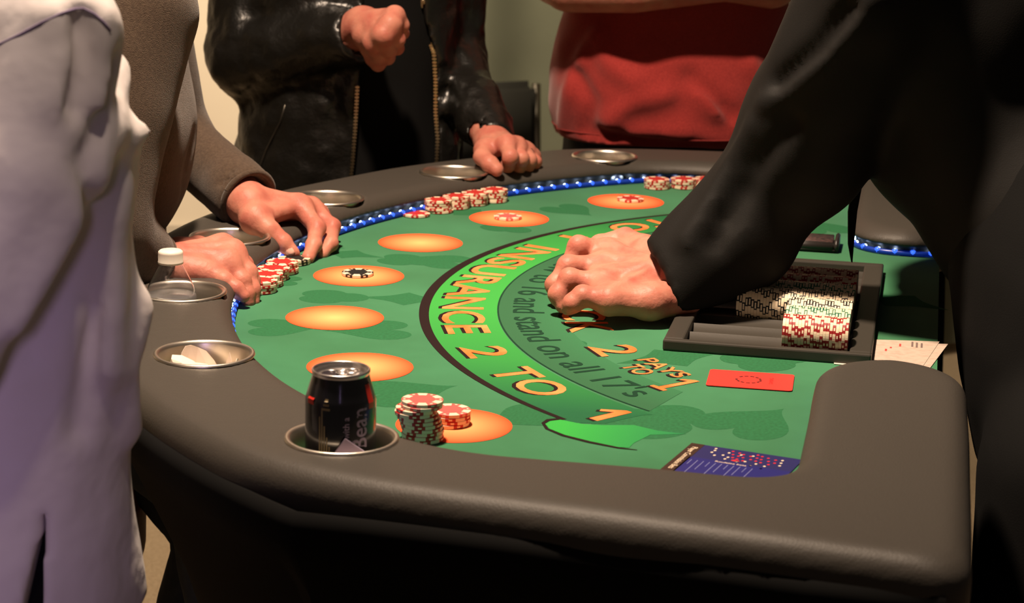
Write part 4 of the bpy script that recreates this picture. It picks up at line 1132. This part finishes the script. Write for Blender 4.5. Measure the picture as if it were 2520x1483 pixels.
handA = dict(dorsal=(0.1, -0.1, 0.98), wrist=(at(612, 503, 2.715), 0.027), arm=C_((560, 440, 2.77, 0.029)),
    mc=C_((738, 507, 2.735, .0135), (764, 514, 2.76, .0130), (780, 527, 2.78, .0125), (792, 542, 2.795, .0115)),
    fingers=[C_((780, 561, 2.70, .0106), (772, 602, 2.67, .0094), (758, 635, 2.645, .0082)), C_((817, 557, 2.735, .0104), (813, 600, 2.70, .0092), (792, 626, 2.68, .0080)),
             C_((815, 565, 2.765, .0098), (812, 600, 2.73, .0088), (797, 620, 2.71, .0078)), C_((806, 572, 2.785, .0088), (806, 598, 2.76, .0078), (798, 612, 2.74, .0070))],
    thumb=C_((628, 538, 2.675, .0190), (662, 566, 2.660, .0135), (696, 598, 2.655, .0118), (719, 620, 2.652, .0094)))
handB = dict(dorsal=(0, -0.2, 0.98), wrist=(at(385, 655, 2.425), 0.026), arm=C_((330, 655, 2.40, 0.029)),
    mc=C_((548, 606, 2.480, .0130), (572, 622, 2.462, .0132), (560, 645, 2.442, .0128), (505, 672, 2.420, .0125)),
    fingers=[C_((600, 650, 2.475, .0100), (619, 688, 2.462, .0090), (624, 716, 2.45, .0078)), C_((611, 670, 2.447, .0102), (620, 712, 2.436, .0090), (623, 741, 2.431, .0078)),
             C_((594, 690, 2.428, .0100), (606, 722, 2.423, .0088), (611, 743, 2.420, .0077)), C_((551, 691, 2.410, .0102), (580, 712, 2.405, .0090), (599, 729, 2.402, .0076))],
    thumb=C_((440, 622, 2.48, .0170), (486, 606, 2.505, .0130), (525, 612, 2.52, .0112), (555, 625, 2.525, .0092)),
    pad=[(at(470, 668, 2.42), (0.030, 0.018, 0.017))])
hA, hB = hand_mesh(handA), hand_mesh(handB)
V, Q = add_head(P2, (-0.60, 2.63, 1.66), (-0.62, 2.63, 1.46), (0.92, -0.38), M_hair, 1.0)
bod = U([loft([(0.5, -0.57, 2.62, .10, .13), (0.9, -0.57, 2.62, .11, .15), (1.2, -0.56, 2.62, .11, .15), (1.46, -0.62, 2.62, .08, .12)]), chain([(shf, 0.045), (elf, 0.036), (wrf, 0.025)]), chain([(shn, 0.045), (eln, 0.036), (wrn, 0.025)])], 0.02)
V2, Q2 = surface(bod, (-0.95, 2.25, 0.46), (-0.26, 3.0, 1.55), 0.011)
qmesh('body', *join([(V, Q), (V2, Q2), hA, hB]), M_skin, P2)
def nail(root, c, n_, d_, w_, l_):
    c = np.array(c); n_ = np.array(n_, float); n_ /= np.linalg.norm(n_); d_ = np.array(d_, float); d_ -= n_*(d_@n_); d_ /= np.linalg.norm(d_); s_ = np.cross(n_, d_)
    V = []; Fc = []
    for j in range(5):
        for i in range(5):
            u, v = -1+i/2, -1+j/2; k = math.sqrt(max(0, 1-0.45*v*v))
            V.append(c+s_*w_*u*k+d_*l_*v*(1-0.25*u*u)-n_*(0.35*w_*u*u+0.1*l_*v*v))
    Fc = [(j*5+i, j*5+i+1, (j+1)*5+i+1, (j+1)*5+i) for j in range(4) for i in range(4)]
    o = wmesh('fingernail', V, Fc, M_nail, root); sd = o.modifiers.new('thick', 'SOLIDIFY'); sd.thickness = 0.0006; sd.offset = 1
fA, _ = hand_field(handA)
tn = trace(fA, 713, 614, lift=0.0003); nail(P2, tn, CAMP-tn+np.array([0.0, 0, 0.4]), at(722, 626, 2.652)-at(700, 600, 2.655), 0.0068, 0.0080)
pel = U([loft([(0.66, -0.60, 2.62, .11, .165), (0.80, -0.60, 2.62, .12, .175), (FZ+0.03, -0.59, 2.62, .122, .175)]),
         chain([((-0.60, 2.50, 0.84), 0.085), (at(520, 1190, 2.40), 0.056), (at(560, 1500, 2.44), 0.050), ((-0.40, 2.46, 0.08), 0.050)]), chain([((-0.59, 2.72, 0.80), 0.085), (at(550, 1310, 2.58), 0.058), (at(505, 1483, 2.58), 0.062), ((-0.44, 2.64, 0.08), 0.050)])], 0.02)
solid('jeans', rough_cloth(pel, 0.004, (14, 14, 14)), (-0.85, 2.2, 0.04), (-0.26, 2.9, FZ+0.06), 0.010, M_jean, P2)
shoe(P2, (-0.40, 2.46, 0), 0.0, M_shoe); shoe(P2, (-0.44, 2.64, 0), 0.0, M_shoe)
bk = at(401, 556, 2.60); rbox('belt_buckle', tuple(np.array(bk)-np.array(P2.location)), (0.004, 0.03, 0.022), M_steel, P2, 0.001)

# ---- 3: black leather jacket, far left
Y3 = 3.40
P3 = person('person', 'person in open black leather jacket resting a fist on the far rail', (-0.25, 3.42, 0))
def row(Y, py, xl, xr, ry): 
    a, b = at(xl, py, Y), at(xr, py, Y); return ((a[2]+b[2])/2, (a[0]+b[0])/2, Y, (b[0]-a[0])/2, ry)
rows3 = [row(Y3, -330, 720, 1010, .09), row(Y3, -250, 640, 1090, .105), row(Y3, -120, 612, 1125, .125), row(Y3, 60, 606, 1130, .13), row(Y3, 220, 600, 1130, .13), row(Y3, 330, 588, 1132, .132), row(Y3, 420, 580, 1136, .135), row(Y3, 560, 575, 1140, .135)]
tor3 = loft(rows3, 2.4)
s3, e3, w3 = at(630, -190, 3.44), at(606, 138, 3.36), at(884, 84, 3.235)
s4, e4, w4 = at(1105, -190, 3.44), at(1122, 130, 3.46), at(1207, 352, 3.225)
ar3 = U([rc(s3, e3, 0.070, 0.064), rc(e3, w3, 0.064, 0.043)], 0.012)
ar4 = U([rc(s4, e4, 0.064, 0.046), rc(e4, w4, 0.046, 0.036)], 0.014)
d3, d4 = (w3-e3)/np.linalg.norm(w3-e3), (w4-e4)/np.linalg.norm(w4-e4)
ar3 = cut(both(ar3, halfspace(w3-d3*0.004, d3)), rc(w3-d3*0.014, w3+d3*0.06, 0.030, 0.036))
ar4 = cut(both(ar4, halfspace(w4+d4*0.004, d4)), rc(w4-d4*0.014, w4+d4*0.06, 0.027, 0.033))
jk = U([tor3, ar3, ar4], 0.014)
jkw = rough_cloth(rough_cloth(jk, 0.0060, (16, 16, 13), off=3.3), 0.0034, (34, 34, 26), ridge=True)
zipL = [(905, -200), (895, 0), (890, 120), (884, 210), (878, 320), (872, 400), (866, 450)]
zipR = [(1030, -200), (1037, 0), (1037, 42), (1050, 90), (1064, 132), (1068, 200), (1068, 280), (1073, 340), (1070, 410), (1068, 450)]
zl = np.array([at(x, y, 3.27) for x, y in zipL]); zr = np.array([at(x, y, 3.27) for x, y in zipR])
def opening(p):
    xl = np.interp(p[:, 2], zl[::-1, 2], zl[::-1, 0]); xr = np.interp(p[:, 2], zr[::-1, 2], zr[::-1, 0])
    return np.maximum(np.maximum(xl-p[:, 0], p[:, 0]-xr), p[:, 1]-(Y3-0.06))
inner3 = lambda p: tor3(p)+0.012
def jacket(p):
    d = jkw(p); d = smax(d, -np.maximum(opening(p), -(ar3(p)-0.004)), 0.004)
    return smax(d, 0.80-p[:, 2], 0.004)
solid('leather_jacket', jacket, (-0.62, 3.10, 0.78), (0.10, 3.62, 1.72), 0.0062, M_leather, P3)
solid('black_top', lambda p: np.maximum(rough_cloth(inner3, 0.003, (15, 15, 12))(p), 0.84-p[:, 2]), (-0.56, 3.20, 0.82), (0.04, 3.6, 1.70), 0.012, M_blackcl, P3)
def zipper(pts, f, n, m=M_zip, name='zipper', parent=P3):
    P = np.array([q for q in (trace(f, x, y, lift=0.0012) for x, y in pts) if q is not None]); sl = np.r_[0, np.cumsum(np.linalg.norm(np.diff(P, axis=0), axis=1))]
    mb = MB(); mb.tube(P, 0.0011, 6)
    k = int(sl[-1]/0.0052)
    for i in range(k):
        c = np.array([np.interp((i+.5)*0.0052, sl, P[:, j]) for j in range(3)]); mb.box(c+np.array([0, -0.0014, 0]), (0.0062, 0.0022, 0.0030))
    return wmesh(name, mb.V, mb.F, m, parent, False)
zo = lambda pts, dx: [(x+dx, y) for x, y in pts]
zipper([q for q in zo(zipR, 4) if -40 < q[1] < 440], jacket, 0); zipper([q for q in zo(zipL, -4) if 190 < q[1] < 460], jacket, 0)
M_pzip = mat('pocket_zip', (0.10, 0.09, 0.075), 0.35, 0.9)
mb = MB(); mb.tube([trace(jacket, x, y, lift=0.0008) for x, y in ((702, 258), (690, 300), (672, 335), (655, 370), (640, 410), (630, 440))], 0.0016, 6); wmesh('pocket_zip', mb.V, mb.F, M_pzip, P3)
handD = dict(wrist=(at(1212, 352, 3.215), 0.026), arm=[(w4-d4*0.05, 0.027)],
    mc=C_((1247, 356, 3.155, .0135), (1270, 362, 3.168, .0132), (1291, 372, 3.185, .0126), (1308, 384, 3.20, .0115)),
    fingers=[C_((1256, 386, 3.118, .0108), (1249, 408, 3.130, .0094), (1236, 414, 3.145, .0080)), C_((1283, 390, 3.135, .0106), (1277, 411, 3.145, .0092), (1264, 415, 3.160, .0080)),
             C_((1303, 394, 3.152, .0100), (1298, 411, 3.158, .0088), (1286, 414, 3.172, .0078)), C_((1317, 397, 3.168, .0088), (1311, 410, 3.172, .0080), (1302, 413, 3.182, .0070))],
    thumb=C_((1196, 370, 3.165, .0165), (1187, 386, 3.135, .0132), (1206, 404, 3.112, .0120), (1223, 418, 3.105, .0100)))
handE = dict(wrist=(at(892, 60, 3.225), 0.026), arm=[(w3-d3*0.05, 0.028)],
    mc=C_((922, 106, 3.165, .0145), (944, 86, 3.150, .0145), (961, 62, 3.155, .0138), (972, 38, 3.172, .0125)),
    fingers=[C_((934, 136, 3.178, .0112), (931, 152, 3.200, .0096), (928, 160, 3.212, .0082)), C_((957, 122, 3.165, .0110), (955, 142, 3.188, .0094), (948, 148, 3.205, .0082)),
             C_((978, 96, 3.165, .0104), (978, 118, 3.188, .0090), (970, 124, 3.202, .0080)), C_((990, 62, 3.178, .0094), (991, 82, 3.200, .0082), (984, 90, 3.212, .0074))],
    thumb=C_((898, 88, 3.195, .0165), (908, 118, 3.190, .0135), (918, 142, 3.195, .0118), (930, 160, 3.200, .0096)))
hD, hE = hand_mesh(handD), hand_mesh(handE)
V, Q = add_head(P3, (-0.26, 3.40, 1.86), (-0.26, 3.42, 1.66), (0.15, -0.99), M_hair, 1.0)
bod = U([loft([(0.9, -0.25, 3.41, .13, .10), (1.3, -0.25, 3.41, .13, .10), (1.66, -0.25, 3.42, .10, .07)]), chain([(s3, 0.045), (e3, 0.036), (w3, 0.026)]), chain([(s4, 0.042), (e4, 0.032), (w4, 0.025)])], 0.02)
V2, Q2 = surface(bod, (-0.62, 3.05, 0.86), (0.10, 3.65, 1.74), 0.011)
qmesh('body', *join([(V, Q), (V2, Q2), hD, hE]), M_skin, P3)
fD, _ = hand_field(handD)
rg = at(1296, 381, 3.168); mb = MB(); mb.tube(ring(rg, handD['fingers'][2][0][0]-handD['mc'][2][0], 0.0112, 0), 0.0014, 6, cap=False); wmesh('finger_ring', mb.V, mb.F, mat('ring_silver', (0.85, 0.82, 0.78), 0.15, 1.0), P3)
leg3 = U([loft([(0.76, -0.25, 3.42, .165, .12), (0.98, -0.25, 3.42, .165, .12)]), chain([((-0.34, 3.42, 0.80), 0.088), ((-0.35, 3.40, 0.46), 0.066), ((-0.35, 3.43, 0.08), 0.052)]), chain([((-0.16, 3.42, 0.80), 0.088), ((-0.15, 3.40, 0.46), 0.066), ((-0.15, 3.43, 0.08), 0.052)])], 0.03)
solid('trousers', leg3, (-0.5, 3.2, 0.04), (0.02, 3.62, 1.0), 0.012, M_blackcl, P3)
shoe(P3, (-0.35, 3.42, 0), -PI/2, M_shoe); shoe(P3, (-0.15, 3.42, 0), -PI/2, M_shoe)

# ---- 4: red t-shirt, arms folded
Y4 = 3.66
P4 = person('person', 'person in red t-shirt with folded bare arms behind the table', (0.26, 3.68, 0))
rows4 = [row(Y4, -420, 1560, 1760, .09), row(Y4, -330, 1440, 1870, .11), row(Y4, -200, 1400, 1920, .135), row(Y4, -60, 1398, 1942, .145), row(Y4, 40, 1388, 1938, .150), row(Y4, 120, 1366, 1926, .165), row(Y4, 200, 1354, 1915, .172), row(Y4, 260, 1356, 1905, .170), row(Y4, 320, 1366, 1895, .160), row(Y4, 345, 1368, 1890, .158)]
tor4 = loft(rows4, 2.4, True)
sl4 = U([rc(at(1420, -300, 3.66), at(1375, -110, 3.58), 0.068, 0.066), rc(at(1900, -300, 3.66), at(1935, -110, 3.58), 0.068, 0.066)], 0.01)
sl4 = both(sl4, halfspace((0, 0, at(1400, -130, 3.58)[2]), (0, 0, -1)))
t4 = U([tor4, sl4], 0.02)
tf4 = lambda p: rough_cloth(t4, 0.0055, (9, 9, 13))(p)
fo4 = [tchain(tf4, pts, 0.005) for pts in (((1725, 215), (1765, 275), (1830, 310)), ((1440, 130), (1400, 230), (1385, 310)), ((1850, 160), (1880, 215)), ((1500, 300), (1560, 250), (1640, 235)), ((1560, 330), (1680, 330), (1790, 345)), ((1470, 90), (1500, 160), (1560, 200)))]
fv4 = [tchain(tf4, pts, 0.004) for pts in (((1420, 180), (1460, 250), (1440, 320)), ((1700, 190), (1760, 240), (1800, 290)), ((1470, 330), (1600, 350), (1720, 360)))]
def tee(p):
    d = tf4(p)
    for g in fo4: d = smin(d, g(p), 0.03)
    for g in fv4: d = smax(d, -g(p), 0.024)
    return smax(d, at(1640, 370, 3.49)[2]-p[:, 2], 0.004)
solid('t_shirt', tee, (0.0, 3.42, 0.86), (0.55, 3.90, 1.66), 0.0075, M_tee, P4)
hz = at(1640, 370, 3.49)[2]
mb = MB(); hp = []
for q in np.linspace(PI*1.0, 2*PI, 40):
    p0 = np.array([0.262+0.3*math.cos(q), 3.66+0.3*math.sin(q), hz+0.017]); c0_ = np.array([0.262, 3.66, hz+0.017])
    lo_t, hi_t = 0.0, 1.0
    for _ in range(24):
        mt_ = (lo_t+hi_t)/2
        if tee(V3(c0_+(p0-c0_)*mt_)[None])[0] < 0: lo_t = mt_
        else: hi_t = mt_
    hp.append(c0_+(p0-c0_)*(lo_t+0.002))
mb.tube(hp, 0.0012, 6); wmesh('hem_seam', mb.V, mb.F, mat('hem_thread', (0.24, 0.025, 0.022), 0.9), P4)
fa = U([chain([(at(1372, -60, 3.55), 0.046), (at(1400, -36, 3.50), 0.044), (at(1560, -34, 3.455), 0.043), (at(1780, -52, 3.46), 0.036), (at(1900, -70, 3.48), 0.030)]),
        chain([(at(1935, -70, 3.56), 0.046), (at(1900, -44, 3.50), 0.043), (at(1700, -72, 3.48), 0.040), (at(1480, -110, 3.46), 0.030)]),
        rc(at(1420, -300, 3.66), at(1372, -60, 3.55), 0.048, 0.045), rc(at(1900, -300, 3.66), at(1935, -70, 3.56), 0.048, 0.045),
        chain([(at(1480, -110, 3.46), 0.028), (at(1420, -130, 3.46), 0.030), (at(1380, -160, 3.48), 0.014)]), chain([(at(1900, -70, 3.46), 0.026), (at(1950, -100, 3.48), 0.028), (at(1980, -140, 3.50), 0.014)])], 0.014)
bod4 = U([loft([(0.9, 0.26, 3.66, .12, .10), (1.3, 0.26, 3.66, .13, .10), (1.60, 0.26, 3.67, .10, .07)])], 0.02)
bod4 = U([fa, bod4], 0.012)
V2, Q2 = surface(bod4, (-0.02, 3.33, 0.86), (0.60, 3.86, 1.66), 0.0075)
V, Q = add_head(P4, (0.265, 3.64, 1.83), (0.265, 3.67, 1.60), (-0.2, -0.98), M_hairb, 1.0)
qmesh('body', *join([(V, Q), (relax(V2, Q2, 1), Q2)]), M_skin, P4)
leg4 = U([loft([(0.74, 0.262, 3.67, .175, .14), (0.97, 0.262, 3.67, .180, .142)]), chain([((0.165, 3.67, 0.80), 0.095), ((0.155, 3.65, 0.46), 0.07), ((0.155, 3.68, 0.08), 0.055)]), chain([((0.36, 3.67, 0.80), 0.095), ((0.37, 3.65, 0.46), 0.07), ((0.37, 3.68, 0.08), 0.055)])], 0.03)
solid('jeans', rough_cloth(leg4, 0.003, (14, 14, 14)), (0.04, 3.42, 0.04), (0.52, 3.88, 1.0), 0.011, M_jean, P4)
shoe(P4, (0.155, 3.67, 0), -PI/2, M_shoe); shoe(P4, (0.37, 3.67, 0), -PI/2, M_shoe)

# ---- 5: dealer in black leaning in from the right
P5 = person('person', 'dealer in black long-sleeved shirt leaning over the felt from the right', (0.72, 2.42, 0))
def S5(px, py, y, rx, ry): 
    q = at(px, py, y); return (q[2], q[0], q[1], rx, ry)
tor5 = U([ell(at(2330, 20, 2.50), (0.150, 0.20, 0.170)), ell(at(2340, 240, 2.50), (0.118, 0.185, 0.150)), ell(at(2490, 390, 2.46), (0.120, 0.175, 0.125)), rc(at(2300, -160, 2.38), at(2300, -160, 2.66), 0.085, 0.085), ell(at(2575, 560, 2.40), (0.125, 0.17, 0.12))], 0.04)
s5, e5, w5 = at(2190, -60, 2.36), at(1935, 400, 2.44), at(1640, 702, 2.42)
d5 = (w5-e5)/np.linalg.norm(w5-e5)
sl5 = U([rc(s5, e5, 0.088, 0.070), rc(e5, w5, 0.070, 0.042)], 0.02)
sl5 = U([sl5, ell(at(1990, 330, 2.43), (0.075, 0.06, 0.085)), rc(at(1662, 712, 2.41), at(1830, 600, 2.43), 0.041, 0.060)], 0.03)
ca, cb = at(1604, 596, 2.44), at(1686, 786, 2.42)
cutn = np.cross(cb-ca, np.array([0.10, 1.0, -0.25])); cutn = cutn if cutn[0] < 0 else -cutn
sl5 = both(sl5, halfspace((0, 0, FZ+0.0145), (0, 0, -1)), 0.01)
sl5 = cut(both(sl5, halfspace((ca+cb)/2, cutn)), rc(w5-d5*0.05, w5+d5*0.06, 0.036, 0.044))
f5 = U([tor5, sl5], 0.025)
f5n = rough_cloth(f5, 0.0060, (11, 11, 9), off=5.1)
f5w = lambda p: smax(f5n(p), (FZ+0.0145)-p[:, 2], 0.008)
fo5 = []
for pts, r_ in ((((2150, 0), (2105, 70), (2030, 150), (1930, 225), (1880, 255)), .004), (((1850, 310), (1800, 400), (1760, 470), (1690, 590)), .004)):
    fo5.append(tchain(f5w, pts, r_))
va5 = [tchain(f5w, pts, 0.006) for pts in (((2090, 20), (2010, 120), (1915, 205)), ((1950, 300), (1860, 420), (1760, 600)), ((1830, 470), (1790, 540)))]
def shirt5(p):
    d = f5w(p)
    for g in fo5: d = smin(d, g(p), 0.022)
    for g in va5: d = smax(d, -g(p), 0.018)
    return d
solid('black_shirt', shirt5, (0.10, 2.10, FZ+0.005), (0.95, 2.85, 1.50), 0.0068, M_dealer, P5)
leg5 = U([loft([(0.70, 0.66, 2.28, .09, .12), (0.76, 0.66, 2.28, .13, .18), (0.85, 0.66, 2.30, .15, .20), (1.0, 0.635, 2.36, .145, .19), (1.12, 0.62, 2.42, .12, .16), (1.20, 0.60, 2.44, .06, .09)]), chain([((0.60, 2.14, 0.80), 0.105), ((0.58, 2.10, 0.46), 0.090), ((0.62, 2.10, 0.08), 0.066)]), chain([((0.68, 2.40, 0.80), 0.10), ((0.68, 2.44, 0.46), 0.085), ((0.72, 2.46, 0.08), 0.062)])], 0.04)
solid('trousers', rough_cloth(leg5, 0.004, (12, 12, 10)), (0.44, 1.96, 0.04), (0.92, 2.68, 1.24), 0.010, M_blackcl, P5)
shoe(P5, (0.62, 2.10, 0), PI, M_shoe); shoe(P5, (0.72, 2.46, 0), PI, M_shoe)
tie = [(at(2150, 300, 2.50), 0.020), (at(2112, 440, 2.505), 0.021), (at(2098, 520, 2.505), 0.019), (at(2094, 600, 2.505), 0.012), (at(2096, 644, 2.505), 0.002)]
V = []; Fc = []
for (c, wd_) in tie:
    c = np.array(c)
    for u, v in ((-1, -1), (1, -1), (1, 1), (-1, 1)): V.append(c+np.array([0.5*wd_*u*0.62, v*0.003+0.5*wd_*u*0.4, 0]))
for i in range(len(tie)-1):
    for k in range(4): Fc.append((i*4+k, i*4+(k+1) % 4, (i+1)*4+(k+1) % 4, (i+1)*4+k))
Fc += [(3, 2, 1, 0), tuple((len(tie)-1)*4+k for k in range(4))]
wmesh('necktie', V, Fc, M_blackcl, P5, False)
handC = dict(wrist=(at(1620, 690, 2.43), 0.028), arm=C_((1720, 650, 2.43, 0.032), (1800, 580, 2.43, 0.036)), dorsal=(0, -0.25, 0.97),
    mc=C_((1497, 620, 2.512, .0150), (1488, 656, 2.470, .0150), (1486, 700, 2.410, .0146), (1500, 740, 2.358, .0136)),
    fingers=[C_((1424, 606, 2.500, .0122), (1398, 655, 2.492, .0106), (1388, 690, 2.490, .0092)), C_((1398, 654, 2.458, .0120), (1366, 700, 2.448, .0106), (1371, 736, 2.440, .0090)),
             C_((1402, 686, 2.410, .0120), (1374, 724, 2.404, .0106), (1384, 752, 2.398, .0090)), C_((1434, 728, 2.362, .0114), (1410, 746, 2.360, .0102), (1398, 757, 2.364, .0088))],
    thumb=C_((1588, 620, 2.512, .0190), (1538, 590, 2.540, .0150), (1478, 602, 2.540, .0122), (1440, 622, 2.535, .0100)),
    extra=[(at(1502, 742, 2.360), 0.0135, at(1600, 742, 2.372), 0.0205), (at(1600, 742, 2.372), 0.0205, at(1690, 728, 2.395), 0.0210), (at(1590, 622, 2.49), 0.019, at(1700, 640, 2.46), 0.026),
           (at(1520, 680, 2.43), 0.016, at(1620, 690, 2.43), 0.022)])
hC = hand_mesh(handC)
V, Q = add_head(P5, (0.36, 2.52, 1.60), (0.44, 2.51, 1.42), (-0.97, 0.1), M_hair, 1.0)
bod = U([ell(at(2330, 150, 2.50), (0.10, 0.14, 0.16)), rc(at(2480, 400, 2.47), (0.66, 2.32, 0.9), 0.09, 0.09), chain([(s5, 0.05), (e5, 0.042), (w5, 0.027)]), rc(at(2300, -160, 2.40), (0.44, 2.51, 1.42), 0.05, 0.05)], 0.03)
V2, Q2 = surface(bod, (0.10, 2.20, 0.78), (0.92, 2.80, 1.50), 0.011)
qmesh('body', *join([(V, Q), (V2, Q2), hC]), M_skin, P5)
# the dealer's other arm hangs at the far side
s6, e6, w6 = at(2330, -120, 2.66), np.array((0.70, 2.78, 1.14)), np.array((0.72, 2.64, 0.99))
d6 = (w6-e6)/np.linalg.norm(w6-e6); sl6 = U([rc(s6, e6, 0.075, 0.06), rc(e6, w6, 0.06, 0.045)], 0.02)
sl6 = cut(both(rough_cloth(sl6, 0.004, (12, 12, 12)), halfspace(w6, d6)), rc(w6-d6*0.02, w6+d6*0.05, 0.030, 0.034))
solid('sleeve', sl6, (0.40, 2.5, 0.88), (0.88, 2.95, 1.45), 0.010, M_dealer, P5)
h6 = hand_mesh(generic_hand(w6, (0.05, -0.75, -0.5), (0.1, 0.6, 0.9), 1, 0.25, 0.025))
qmesh('hand', h6[0], h6[1], M_skin, P5)
